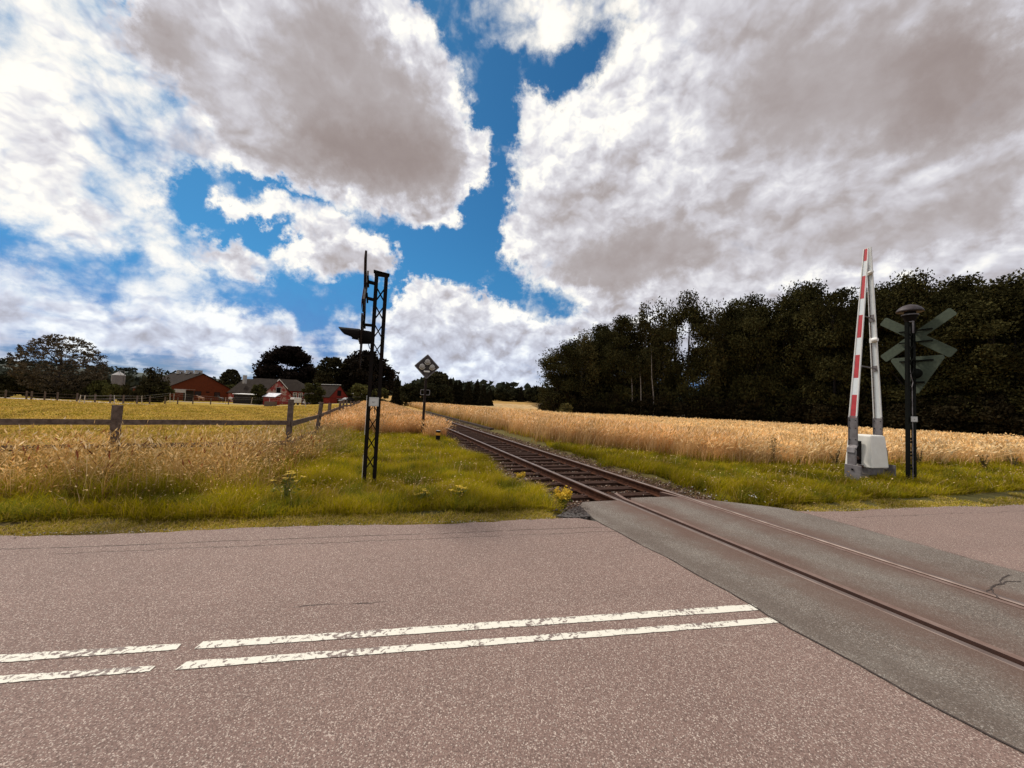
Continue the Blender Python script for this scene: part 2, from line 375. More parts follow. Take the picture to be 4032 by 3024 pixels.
def asphalt(name, c1, c2, cl, cracks=False, rust=False):
    m, g, b = new_mat(name)
    tc = g.node('ShaderNodeTexCoord').outputs['Object']
    sx = g.node('ShaderNodeSeparateXYZ', {0: tc}).outputs
    big = g.noise(tc, 0.55 if not rust else 1.3, 6, 0.65)
    mid = g.noise(tc, 4.0, 4, 0.6)
    vor = g.node('ShaderNodeTexVoronoi', {'Vector': tc, 'Scale': 170.0, 'Randomness': 1.0})
    vs = g.node('ShaderNodeSeparateColor', {0: vor.outputs['Color']}).outputs
    gr = g.noise(tc, 75, 4, 0.8)
    col = g.mix(g.mr(big, 0.3, 0.7), c1, c2)
    if cracks:
        st = g.node('ShaderNodeMapping', {0: tc, 3: (0.12, 1.5, 1.0)}).outputs[0]
        col = g.mix(g.mr(g.noise(st, 1.0, 4, 0.55), 0.35, 0.7, 0.0, 0.30), col, tuple(q * .62 for q in c2))
        col = g.mix(g.mr(g.noise(tc, 2.2, 5, 0.7, 0.6), 0.66, 0.74, 0.0, 0.22), col, tuple(q * .4 for q in c2))
    col = g.mix(g.m('MULTIPLY', g.mr(mid, 0.45, 0.75), 0.25), col, tuple(q * .7 for q in c2))
    col = g.mix(g.mr(vs[0], 0.0, 0.5, 0.85, 0.0), col, tuple(q * .36 for q in c1))
    col = g.mix(g.mr(vs[1], 0.80, 1.0, 0.0, 0.9), col, cl)
    col = g.mix(g.mr(gr, 0.52, 0.66, 0.0, 0.85), col, tuple(q * .38 for q in c2))
    col = g.mix(g.mr(vs[2], 0.975, 0.99, 0.0, 0.6), col, (0.6, 0.52, 0.44))
    if rust:
        x = sx[0]
        for rc in (RAIL_L + .04, RAIL_R - .04):
            d = g.m('ABSOLUTE', g.m('SUBTRACT', x, rc))
            d = g.m('ADD', d, g.m('MULTIPLY', g.m('SUBTRACT', g.noise(tc, 1.6, 5, 0.65), 0.5), 0.75))
            d = g.m('ADD', d, g.m('MULTIPLY', g.m('SUBTRACT', g.noise(tc, 5.0, 6, 0.7), 0.5), 0.5))
            r_ = g.mr(d, 0.05, 0.72, 1.0, 0.0, smooth=True)
            yy = g.mr(sx[1], 3.2, 6.2, 0.78, 1.0)
            col = g.mix(g.m('MULTIPLY', r_, yy), col, (0.125, 0.070, 0.050))
        d = g.m('ADD', g.m('ABSOLUTE', g.m('SUBTRACT', x, 3.35)), g.m('MULTIPLY', g.m('SUBTRACT', g.noise(tc, 3.0, 5, 0.7), 0.5), 0.6))
        col = g.mix(g.mr(d, 0.0, 0.25, 0.5, 0.0, smooth=True), col, (0.10, 0.072, 0.055))
    if cracks:
        for (d0, a, wdt, x0, x1) in ((-0.42, 0.16, 0.009, -9, 3.0), (-0.60, 0.2, 0.007, -9, 3.2), (-0.38, .3, .006, 5.8, 12), (-2.03, 0.2, .008, -2.2, -1.55)):
            nz = g.noise(tc, 1.3, 8, 0.72)
            nz2 = g.noise(tc, 2.5, 3, 0.5)
            dd = g.m('ABSOLUTE', g.m('SUBTRACT', g.m('SUBTRACT', sx[1], d0), g.m('MULTIPLY', g.m('SUBTRACT', nz, 0.5), a)))
            k = g.mr(dd, wdt * 0.4, wdt * 1.6, 1.0, 0.0)
            k = g.m('MULTIPLY', k, g.m('MULTIPLY', g.mr(sx[0], x0, x0 + .1), g.mr(sx[0], x1, x1 + .1, 1, 0)))
            k = g.m('MULTIPLY', k, g.mr(nz2, 0.36, 0.46, 0.1, 0.85))
            col = g.mix(k, col, (0.03, 0.018, 0.014))
    g.put(b.inputs['Base Color'], col)
    b.inputs['Roughness'].default_value = 0.82
    b.inputs['Specular IOR Level'].default_value = 0.35
    h = g.m('ADD', g.m('MULTIPLY', vor.outputs['Distance'], -0.6), g.m('MULTIPLY', gr, 0.6))
    bp = g.node('ShaderNodeBump', {'Strength': 0.7, 'Distance': 0.006, 'Height': h})
    g.l.new(bp.outputs[0], b.inputs['Normal'])
    return m
m_road = asphalt('old_asphalt', (0.285, 0.187, 0.152), (0.235, 0.153, 0.124), (0.62, 0.51, 0.43), cracks=True)
m_panel = asphalt('crossing_asphalt', (0.225, 0.192, 0.158), (0.135, 0.098, 0.075), (0.44, 0.40, 0.35), rust=True)
m_rust = M_('rusty_steel', (0.075, 0.03, 0.018), 0.85, 0.0, c2=(0.055, 0.026, 0.018), scale=14, bump=0.003, bscale=80)
m_railtop = M_('polished_rail_head', (0.24, 0.185, 0.16), 0.40, 0.5, c2=(0.15, 0.10, 0.08), scale=3)
m_dulltop = M_('dull_rail_head', (0.24, 0.165, 0.135), 0.6, 0.2, c2=(0.16, 0.09, 0.065), scale=5)
m_wood_sl = M_('tarred_sleeper_wood', (0.060, 0.033, 0.023), 0.9, spec=.08, c2=(0.03, 0.015, 0.011), scale=9, bump=0.006, bscale=30)
m_black = M_('black_green_paint', (0.007, 0.006, 0.005), 0.75, c2=(0.012, 0.007, 0.005), scale=8, spec=.12)
m_black2 = M_('dark_brown_paint', (0.030, 0.020, 0.016), 0.7, c2=(0.018, 0.011, 0.009), scale=8, spec=.15)
m_green = M_('dark_green_sign_back', (0.080, 0.098, 0.066), 0.68, c2=(0.058, 0.070, 0.050), scale=18, spec=.2)
m_dark = M_('black_rubber', (0.008, 0.006, 0.006), 0.8, spec=.15)
m_white = M_('white_paint', (0.86, 0.84, 0.80), 0.45, c2=(0.76, 0.73, 0.68), scale=5)
m_sheet = M_('pale_reflective_sheet', (0.74, 0.77, 0.77), 0.35, c2=(0.66, 0.69, 0.69), scale=12, spec=.6)
m_cab = M_('cream_plastic_hood', (0.84, 0.81, 0.73), 0.5, c2=(0.76, 0.72, 0.64), scale=3.5, bump=0.002)
m_red = M_('red_reflective_sheet', (0.52, 0.028, 0.035), 0.4, c2=(0.38, 0.02, 0.025), scale=9)
m_galv = M_('galvanised_steel', (0.22, 0.2, 0.2), 0.6, 0.3, c2=(0.14, 0.12, 0.12), scale=7, bump=0.002)
m_conc = M_('stained_concrete', (0.045, 0.030, 0.022), 0.9, spec=.08, c2=(0.08, 0.06, 0.048), scale=6, bump=0.01)
m_plate = M_('white_label_plate', (0.62, 0.6, 0.56), 0.5, var=0.12)
m_ink = M_('grey_print', (0.2, 0.19, 0.18), 0.6)
m_yel = M_('yellow_reflective_band', (0.75, 0.33, 0.02), 0.4)
m_fwood = M_('weathered_fence_wood', (0.165, 0.122, 0.098), 0.9, spec=.1, c2=(0.075, 0.052, 0.041), scale=11, bump=0.006, bscale=25)
m_glass = M_('lamp_glass', (0.25, 0.24, 0.25), 0.15, 0.0, spec=0.6)
m_leaf = M_leaf('tree_leaves', 0.10, 0.9, spec=0.02)
m_grass = M_leaf('grass_blades', 0.32, 0.85, spec=0.02)
m_bark = M_('dark_bark', (0.02, 0.013, 0.009), 0.9, c2=(0.018, 0.013, 0.011), bump=0.01)
m_birch = M_('pale_birch_bark', (0.30, 0.26, 0.22), 0.8, c2=(0.07, 0.055, 0.045), scale=5)
m_brick = M_('brown_red_brick', (0.15, 0.036, 0.014), 0.9, c2=(0.10, 0.028, 0.013), scale=2.5, spec=.1)
m_redw = M_('faded_red_limewash', (0.25, 0.034, 0.026), 0.9, c2=(0.15, 0.024, 0.018), scale=1.2, spec=.1)
m_peel = None
m_roof = M_('grey_slate_roof', (0.036, 0.026, 0.020), 0.95, c2=(0.023, 0.016, 0.012), scale=1.0, spec=.08)
m_roofl = M_('pale_sheet_roof', (0.42, 0.42, 0.47), 0.5, scale=2)
m_pale = M_('pale_grey_board', (0.42, 0.39, 0.36), 0.7, scale=3)

# peeling wall: red wash with pale flaking patches
m_peel, g, b = new_mat('peeling_red_wall')
tc = g.node('ShaderNodeTexCoord').outputs['Object']
g.put(b.inputs['Base Color'], g.mix(g.mr(g.noise(tc, 0.75, 7, 0.7), 0.5, 0.56), (0.27, 0.04, 0.033), (0.42, 0.3, 0.25)))
b.inputs['Roughness'].default_value = 0.9

# worn road paint
m_mark, g, b = new_mat('worn_road_paint')
tc = g.node('ShaderNodeTexCoord').outputs['Object']
nz = g.noise(tc, 24, 7, 0.72, 0.5); nb = g.noise(tc, 1.6, 3, 0.5)
sx = g.node('ShaderNodeSeparateXYZ', {0: tc}).outputs
edge = g.mr(sx[1], -0.01, 0.05, 0.0, 0.085)
thr = g.m('ADD', g.m('ADD', nz, g.m('MULTIPLY', g.m('SUBTRACT', nb, 0.5), 0.42)), edge)
col = g.mix(g.mr(thr, 0.55, 0.60), (0.74, 0.70, 0.59), (0.19, 0.14, 0.12))
g.put(b.inputs['Base Color'], col); b.inputs['Roughness'].default_value = 0.75
bp = g.node('ShaderNodeBump', {'Strength': 0.5, 'Distance': 0.004, 'Height': nz}); g.l.new(bp.outputs[0], b.inputs['Normal'])

# ground: pigment by zone, with a haze tone far off, broken up by noise
m_ground, g, b = new_mat('ground_soil_and_turf')
tc = g.node('ShaderNodeTexCoord').outputs['Object']
vc = g.node('ShaderNodeVertexColor', layer_name='pigment').outputs[0]
n1 = g.noise(tc, 0.35, 8, 0.65); n2 = g.noise(tc, 6.0, 6, 0.7)
col = g.mix(g.mr(n1, 0.35, 0.65, 0.0, 0.55), vc, g.mix(1.0, vc, (0.72, 0.8, 0.55), 'MULTIPLY'))
col = g.mix(g.mr(n2, 0.4, 0.7, 0.0, 0.5), col, g.mix(1.0, col, (0.55, 0.5, 0.42), 'MULTIPLY'))
g.put(b.inputs['Base Color'], col); b.inputs['Roughness'].default_value = 0.95; b.inputs['Specular IOR Level'].default_value = 0.1
bp = g.node('ShaderNodeBump', {'Strength': 0.8, 'Distance': 0.05, 'Height': n2}); g.l.new(bp.outputs[0], b.inputs['Normal'])

# ------------------------------------------------------------------ terrain
def ss(a, b, x):
    t = np.clip((x - a) / (b - a), 0, 1); return t * t * (3 - 2 * t)
def road_edge(X): return 5.62 + 0.245 * X
def Zg(X, Y):
    X, Y = np.asarray(X, float), np.asarray(Y, float)
    s, n = X * tV.x + Y * tV.y, X * nV.x + Y * nV.y
    z = -0.05 + 0 * X
    cor = ss(3.0, 3.5, n) * (1 - ss(6.7, 7.2, n))
    z = z - 0.19 * cor
    z = z - 0.20 * (1 - ss(5.4, 6.2, s)) * ss(2.6, 3.1, n) * (1 - ss(7.1, 7.6, n))
    lf = ss(-3, -26, n) if False else ss(3, 26, -n)
    z = z - 1.35 * lf * ss(12, 95, Y)
    z = z + 3.3 * ss(85, 210, Y) * ss(-12, 12, n)
    d = np.hypot(X, Y)
    z = z + (20 + 9 * np.sin(X / 170.0) + 5 * np.sin(X / 61.0 + 1)) * ss(330, 1050, d) * ss(0, 80, Y) * ss(-5, 90, -n)
    z = z + 12 * ss(420, 1100, d) * ss(0, 80, Y) * ss(-60, 60, n)
    return z
def wheat_front(X):   # nearest edge of the corn and tall dry grass right of the track
    return np.interp(X, [-60, 1.5, 1.6, 4.3, 6.05, 8.0, 10.8, 21.7, 70], [0, 0, 17.2, 15.0, 13.5, 12.6, 13.5, 16.6, 30.0])
def wood_front(X):    # near edge of the wood
    return np.interp(X, [-50, 5.5, 7, 14.5, 32, 44, 58, 90], [900, 900, 57, 58, 51, 35, 20, -20])
def lines(dense, step, far, grow=1.18):
    a, b = dense; v = list(np.arange(a, b + 1e-6, step))
    st = step; x = b
    while x < far[1]: st *= grow; x += st; v.append(x)
    st = step; x = a
    while x > far[0]: st *= grow; x -= st; v.insert(0, x)
    return np.array(v)
nl = lines((-12, 16), 0.28, (-1600, 1600)); sl = lines((1, 34), 0.33, (-300, 1900))
NN, SS_ = np.meshgrid(nl, sl)
GX = NN * nV.x + SS_ * tV.x; GY = NN * nV.y + SS_ * tV.y
GZ = Zg(GX, GY) + RNG.normal(0, 0.008, GX.shape)
def zone_col(X, Y):
    s, n = X * tV.x + Y * tV.y, X * nV.x + Y * nV.y
    c = np.zeros(X.shape + (3,)); c[:] = (0.10, 0.085, 0.03)
    past = (n < -2.0)
    c[past] = (0.40, 0.26, 0.035)
    strip = (Y < 7.5) & (X < -3); c[strip] = (0.11, 0.08, 0.035)
    bal = (n > 3.2) & (n < 6.9) & (s > 5.2); c[bal] = (0.10, 0.058, 0.038)
    wh = (n > 7.2) & (Y > wheat_front(X)) ; c[wh] = (0.46, 0.26, 0.08)
    fg = (n > -2.2) & (s > 60); c[fg] = (0.46, 0.27, 0.09)
    eg = (n > 6.9) & (n < 8.1) & (s < 60); c[eg] = (0.13, 0.105, 0.035)
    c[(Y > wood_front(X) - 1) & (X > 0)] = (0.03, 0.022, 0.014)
    d = np.hypot(X, Y); f = (d > 260) & (n < -40); c[f] = (0.075, 0.085, 0.05)
    f2 = (d > 520) | ((d > 380) & (n < 60)); c[f2] = (0.085, 0.095, 0.085)  # farthest ground greyed towards blue, distance haze put into the colour
    return c
nr, nc = GX.shape
idx = np.arange(nr * nc).reshape(nr, nc)
Q = np.stack([idx[:-1, :-1], idx[:-1, 1:], idx[1:, 1:], idx[1:, :-1]], -1).reshape(-1, 4)
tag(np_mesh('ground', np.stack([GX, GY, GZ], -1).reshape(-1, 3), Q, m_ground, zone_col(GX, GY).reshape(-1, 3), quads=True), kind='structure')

# ------------------------------------------------------------------ road, crossing, markings
RA = math.atan(0.245)                  # road direction
def rl(x, y):                          # road-local (along, across; 0 = far edge) to world
    o = Vector((0, 5.62, 0)); u = Vector((math.cos(RA), math.sin(RA), 0)); v = Vector((-math.sin(RA), math.cos(RA), 0))
    return o + u * x + v * y
def to_rl(P):
    d = Vector((P[0], P[1], 0)) - Vector((0, 5.62, 0))
    return d.x * math.cos(RA) + d.y * math.sin(RA), -d.x * math.sin(RA) + d.y * math.cos(RA)
def sheet(name, pts, mat, z, rz, org, kind='structure', th=0.09):
    """closed slab from world points; object frame turned by rz at org"""
    g = G(); inv = (Matrix.Translation(org) @ Matrix.Rotation(rz, 4, 'Z')).inverted()
    top = [inv @ Vector((p[0], p[1], z)) for p in pts]
    vt = [g.bm.verts.new(p) for p in top]; vb = [g.bm.verts.new(p - Vector((0, 0, th))) for p in top]
    g.bm.faces.new(vt); g.bm.faces.new(vb[::-1])
    for k in range(len(pts)):
        g.bm.faces.new((vb[k], vb[(k + 1) % len(pts)], vt[(k + 1) % len(pts)], vt[k]))
    o = g.build(name, mat, loc=org, rz=rz)
    return tag(o, kind=kind)
def isect_n(n0, yroad):                # point on the line n = n0 at road-local y
    s = 0.0
    a, b = SN(-20, n0), SN(20, n0)
    ya, yb = to_rl(a)[1], to_rl(b)[1]
    t = (yroad - ya) / (yb - ya)
    return a.lerp(b, t)
def ragged(x0, x1, y0, amp, n, seed):
    r_ = random.Random(seed); out = []
    for k in range(n + 1):
        x = x0 + (x1 - x0) * k / n
        out.append(rl(x, y0 + amp * (r_.random() - .5) + 0.05 * math.sin(x * 1.7)))
    return out
PL, PR = 3.2, 7.0
rorg = (0, 5.62, 0)
ptL = isect_n(PL, 0.0); ptR = isect_n(PR, 0.0)
xl, xr = to_rl(ptL)[0], to_rl(ptR)[0]
left_pts = ragged(-60, -12, 0, .1, 20, 1) + ragged(-11.8, xl - 0.25, 0.0, .05, 90, 2) + [isect_n(PL, -.22), isect_n(PL + .06, -.5), isect_n(PL + .06, -5.9), rl(-60, -5.9)]
sheet('road', left_pts, m_road, 0.0, RA, rorg)
right_pts = [isect_n(PR - .06, -5.9), isect_n(PR - .06, -.3), isect_n(PR, 0.06)] + ragged(xr + .3, 26, 0.02, .07, 90, 4) + ragged(27, 60, 0, .1, 10, 5) + [rl(60, -5.9)]
sheet('road', right_pts, m_road, 0.0, RA, rorg)
HW = 0.036
def edgeL(s_): return PL - .02 + .02 * math.sin(s_ * 2.3) + .012 * math.sin(s_ * 7.1 + 1)
def edgeR(s_): return PR + .02 + .02 * math.sin(s_ * 1.9) + .012 * math.sin(s_ * 6.3)
def strip_pts(n0, n1, s0, ends):
    return [SN(s0, n0)] + [SN(s_, n_) for (n_, s_) in ends] + [SN(s0, n1)]
r_ = random.Random(3)
e1 = [(PL, 5.25), (3.27, 5.55), (3.34, 5.86), (3.5, 6.06)] + [(3.5 + .68 * k / 6, 6.06 + .03 * r_.random()) for k in range(1, 6)] + [(RAIL_L - HW, 6.06)]
sheet('crossing_surface', [SN(v_, edgeL(v_)) for v_ in np.linspace(-6, 5.1, 90)] + [SN(s_, n_) for (n_, s_) in e1] + [SN(-6, RAIL_L - HW)], m_panel, 0.004, TANG, (0, 0, 0))
e2 = [(RAIL_L + .186, 6.02), (4.6, 6.2)] + [(4.6 + .9 * k / 7, 6.2 - .06 * k / 7 + .02 * r_.random()) for k in range(1, 8)] + [(RAIL_R - .186, 6.08)]
sheet('crossing_surface', strip_pts(RAIL_L + .186, RAIL_R - .186, -6, e2), m_panel, 0.004, TANG, (0, 0, 0))
e3 = [(RAIL_R + HW, 5.9)] + [(RAIL_R + HW + 1.16 * k / 7, 5.88 - .9 * (k / 7) ** 1.3 + .03 * r_.random()) for k in range(1, 8)] + [(PR, 4.95)]
sheet('crossing_surface', [SN(-6, RAIL_R + HW)] + [SN(s_, n_) for (n_, s_) in e3] + [SN(v_, edgeR(v_)) for v_ in np.linspace(4.8, -6, 90)], m_panel, 0.004, TANG, (0, 0, 0))
# broken asphalt corner where verge, road and crossing meet
m_rubble = asphalt('broken_asphalt', (0.085, 0.07, 0.065), (0.06, 0.05, 0.045), (0.2, 0.18, 0.16))
cp = [ (2190, 2030), (2250, 2003), (2290, 1985), (2335, 1978), (2372, 1995), (2355, 2020), (2325, 2031), (2260, 2037)]
sheet('road_patch', [at(*q) for q in cp], m_rubble, -0.004, TANG, (0, 0, 0), th=.05)
# seams between the two surfaces: narrow dark tar joints
m_tar = M_('dark_tar_joint', (0.06, 0.042, 0.034), 0.9)
def seam(n0, s0, s1, w, seed, name='asphalt_joint'):
    g = G(); q = random.Random(seed); A, B = [], []; k = 120
    for i in range(k + 1):
        s_ = s0 + (s1 - s0) * i / k; c = (edgeL(s_) if n0 < 5 else edgeR(s_)) + q.uniform(-.006, .006); ww = w * q.uniform(.3, 1.2)
        A.append(g.bm.verts.new((c - ww / 2, s_, 0.0085))); B.append(g.bm.verts.new((c + ww / 2, s_, 0.0085)))
    for i in range(k): g.bm.faces.new((A[i], B[i], B[i + 1], A[i + 1]))
    tag(g.build(name, m_tar, rz=TANG), kind='structure')
seam(PL - .002, -5, 5.3, .013, 5); seam(PR + .002, -5, 4.95, .014, 6)
# forked crack in the crossing surface near the right edge of the road
g = G()
for pts in (((3922, 2352), (3905, 2312), (3955, 2290), (4032, 2287)), ((3882, 2330), (3925, 2300), (3968, 2262), (4000, 2268)), ):
    P = []
    for a, b in zip(pts, pts[1:]):
        for k in range(6): P.append(at(a[0] + (b[0] - a[0]) * k / 6, a[1] + (b[1] - a[1]) * k / 6, 0.008) + Vector((random.uniform(-.012, .012), random.uniform(-.012, .012), 0)))
    L = [g.bm.verts.new(p + Vector((0, .006, 0))) for p in P]; Rr = [g.bm.verts.new(p - Vector((0, .006, 0))) for p in P]
    for i in range(len(P) - 1): g.bm.faces.new((L[i], L[i + 1], Rr[i + 1], Rr[i]))
tag(g.build('asphalt_crack', m_tar), kind='structure')
# centre lines (pairs of pixel corners on the road)
def marking(c):
    P = [at(*q, 0.004) for q in c]
    o = (P[0] + P[3]) / 2; d = P[1] - P[0]; a = math.atan2(d.y, d.x)
    g = G(); inv = (Matrix.Translation(o) @ Matrix.Rotation(a, 4, 'Z')).inverted()
    A, B, n = [], [], 60; q = random.Random(int(c[0][0]))
    for i in range(n + 1):
        t = i / n
        A.append(g.bm.verts.new(inv @ P[0].lerp(P[1], t) + Vector((0, q.uniform(-.004, .004), 0)))); B.append(g.bm.verts.new(inv @ P[3].lerp(P[2], t) + Vector((0, q.uniform(-.003, .003), 0))))
    for i in range(n): g.bm.faces.new((B[i], B[i + 1], A[i + 1], A[i]))
    tag(g.build('road_marking', m_mark, loc=o, rz=a), kind='structure')
marking(((-420, 2604), (716, 2533), (694, 2557), (-440, 2640)))
marking(((800, 2525), (2962, 2379), (2998, 2401), (764, 2555)))
marking(((-420, 2688), (614, 2620), (588, 2643), (-440, 2724)))
marking(((736, 2604), (3058, 2430), (3092, 2449), (690, 2636)))

# ------------------------------------------------------------------ railway track
track = empty('railway_track', (0, 0, 0), TANG, 'rusty single railway track on dark wooden sleepers crossing the road', 'railway track')
def rail(n0, s0, s1, name, mats, head=0.036, flare=0):
    g = G()
    prof = [(-.07, -.172), (.07, -.172), (.07, -.162), (.012, -.145), (.012, -.045), (head, -.035), (head, -.006), (head - .008, 0.006), (-head + .008, 0.006), (-head, -.006), (-head, -.035), (-.012, -.045), (-.012, -.145), (-.07, -.162)]
    ring = []
    ys = [s0, s0 + .5, s1]
    for k, y in enumerate(ys):
        dx_ = flare if k == len(ys) - 1 else 0
        ring.append([g.bm.verts.new((n0 + x, y, z)) for x, z in prof])
    for a, b in zip(ring, ring[1:]):
        for k in range(len(prof)):
            f = g.bm.faces.new((a[k], a[(k + 1) % len(prof)], b[(k + 1) % len(prof)], b[k]))
            f.material_index = 1 if k in (6, 7, 8) else 0
    g.bm.faces.new(ring[0]); g.bm.faces.new(ring[-1][::-1])
    o = g.build(name, mats, track)
    return o
m_rustl = M_('rail_side_rust', (0.085, 0.034, 0.018), 0.9, c2=(0.035, 0.015, 0.010), scale=10, spec=.1)
rail(RAIL_L, -6, 110, 'rail', [m_rustl, m_railtop])
rail(RAIL_R, -6, 110, 'rail', [m_rustl, m_railtop])
def guard(n0, side, s1):
    g = G()
    g.box((n0, (s1 - 6) / 2, -.055), (.074, s1 + 6, .125))
    a = [(n0 - .037, s1), (n0 + .037, s1), (n0 + .037 + side * .09, s1 + .42), (n0 - .037 + side * .09, s1 + .42)]
    vt = [g.bm.verts.new((x, y, .0075)) for x, y in a]; vb = [g.bm.verts.new((x, y, -.117)) for x, y in a]
    g.bm.faces.new(vt); g.bm.faces.new(vb)
    for k in range(4): g.bm.faces.new((vb[k], vb[(k + 1) % 4], vt[(k + 1) % 4], vt[k]))
    g.bm.normal_update()
    for f in g.bm.faces: f.material_index = 0 if f.normal.z > .5 else 1
    g.build('guard_rail', [m_dulltop, m_rust], track)
guard(RAIL_L + .148, 1, 6.15); guard(RAIL_R - .148, -1, 6.1)
g = G(); g.box(((RAIL_L + RAIL_R) / 2, 0, -.10), (RAIL_R - RAIL_L + .5, 12, .04)); g.build('flangeway_bed', m_dark, track)
sm = []
for v in range(4):
    g = G(); g.box((0, 0, -.205), (2.5 + .06 * v, .25, .10)); o = g.build('sleeper', m_wood_sl, track, bevel=.012); sm.append(o)
    for x in (RAIL_L - 5.04, RAIL_R - 5.04):
        g = G(); g.box((x - .1, 0, -.148), (.09, .13, .022)); g.box((x + .1, 0, -.148), (.09, .13, .022))
        g.box((x, 0, -.153), (.26, .10, .012))
        for q in (-.105, .105): g.tube((x + q, .02, -.15), (x + q, .02, -.105), .016, .016, 6)
        g.build('fastening', m_rust, o)
s_ = 6.52; k = 0
kids = {o: [q for q in bpy.data.objects if q.parent == o] for o in sm}
while k < 98:
    src = sm[k % 4]
    if k < 4: o = src
    else:
        o = src.copy(); COL.objects.link(o); o.parent = track
        if k < 50:
            for q in kids[src]: c = q.copy(); COL.objects.link(c); c.parent = o
    o.location = (5.04 + random.uniform(-.05, .05), s_ + random.uniform(-.02, .02), random.uniform(-.012, .008)); o.rotation_euler = (0, 0, random.uniform(-.012, .012))
    s_ += .62; k += 1
# low concrete edging along the far rail
kerb = empty('platform_edge', SN(0, 0), TANG, 'long low dark kerb beside the railway track', 'kerb')
g = G()
for i in range(16):
    y = 24 + i * 2.1
    g.box((7.15 + .02 * (i % 3), y + 1.03, -.08), (.28, 2.06, .24))
g.build('kerb_stone', m_conc, kerb, bevel=.02)

# ballast stones
def stones(N, smp, rmin, rmax, cols):
    P, sc = smp(N)
    oc = np.array([[1, 0, 0], [-1, 0, 0], [0, 1, 0], [0, -1, 0], [0, 0, 1], [0, 0, -1]], float)
    T = np.array([[0, 2, 4], [2, 1, 4], [1, 3, 4], [3, 0, 4], [2, 0, 5], [1, 2, 5], [3, 1, 5], [0, 3, 5]])
    n = len(P); rr = RNG.uniform(rmin, rmax, n) * sc
    a = RNG.uniform(0, 2 * np.pi, n); ca, sa = np.cos(a), np.sin(a)
    V = oc[None] * RNG.uniform(.55, 1.15, (n, 6, 1)) * np.array([1, .8, .62])
    V = V + RNG.normal(0, .18, V.shape)
    x = V[..., 0] * ca[:, None] - V[..., 2] * sa[:, None]; z = V[..., 0] * sa[:, None] * .5 + V[..., 2] * ca[:, None].clip(.4)
    b_ = RNG.uniform(0, 6.28, n); cb, sb = np.cos(b_)[:, None], np.sin(b_)[:, None]
    X = x * cb - V[..., 1] * sb; Y = x * sb + V[..., 1] * cb
    W_ = np.stack([X, Y, z], -1) * rr[:, None, None] + P[:, None]
    F = (T[None] + (np.arange(n) * 6)[:, None, None]).reshape(-1, 3)
    c = cols[RNG.integers(0, len(cols), n)] * RNG.uniform(.6, 1.3, (n, 1))
    return W_.reshape(-1, 3), F, np.repeat(c, 6, 0)
def smp_ballast(N):
    s = 5.6 + 45 * RNG.random(N) ** 2.0; n = RNG.uniform(3.15, 6.95, N)
    X = n * nV.x + s * tV.x; Y = n * nV.y + s * tV.y
    inr = (n > RAIL_L - HW) & (n < RAIL_R + HW)
    ok = (s > 6.25) | (~inr & (s > 5.95)) & (n < 6.8)
    # keep most sleeper tops clear
    ph = ((s - 6.52) / .62 + .5) % 1 - .5; on = (np.abs(ph) < .2) & (n > 3.8) & (n < 6.3)
    ok &= ~on | (RNG.random(N) < .05)
    ok &= (np.abs(n - RAIL_L) > .08) & (np.abs(n - RAIL_R) > .08)
    X, Y, s, n = X[ok], Y[ok], s[ok], n[ok]
    z = Zg(X, Y) + .012 + RNG.uniform(-.01, .02, len(X)); z[np.abs(((s - 6.52) / .62 + .5) % 1 - .5) < .2] += .05
    return np.stack([X, Y, z], -1), (0.8 + s / 26)
bc = np.array([[.19, .115, .08], [.14, .08, .055], [.24, .165, .125], [.11, .055, .035], [.20, .14, .115], [.15, .075, .045], [.42, .35, .29]])
m_stone = M_leaf('ballast_stone', 0.0, 0.9, spec=0.06)
V, F, c = stones(42000, smp_ballast, .018, .036, bc)
def smp_edge(N):
    x = RNG.uniform(-7, 13, N); y = RNG.normal(.03, .035, N)
    P = np.array([tuple(rl(a, b)) for a, b in zip(x, y)]); s, n = to_sn(P[:, 0], P[:, 1]); P = P[(n < 3.1) | (n > 7.1)]; P[:, 2] = .004
    return P, np.full(len(P), .35)
V2, F2, c2 = stones(1500, smp_edge, .012, .035, np.array([[.45, .4, .36], [.3, .24, .2], [.6, .56, .5]]))
def smp_rub(N):
    P = []
    for _ in range(N):
        q = at(random.gauss(2285, 42), random.gauss(2008, 12), 0); s, n = to_sn(q.x, q.y)
        if n < 3.45 and to_rl(q)[1] > -.04: P.append((q.x, q.y, .0))
    return np.array(P), np.full(len(P), .8)
V3, F3, c3 = stones(420, smp_rub, .010, .034, np.array([[.10, .08, .07], [.07, .055, .05], [.14, .11, .10]]))
o = np_mesh('gravel', np.vstack([V, V2, V3]), np.vstack([F, F2 + len(V), F3 + len(V) + len(V2)]), m_stone, np.vstack([c, c2, c3])); tag(o, kind='stuff')

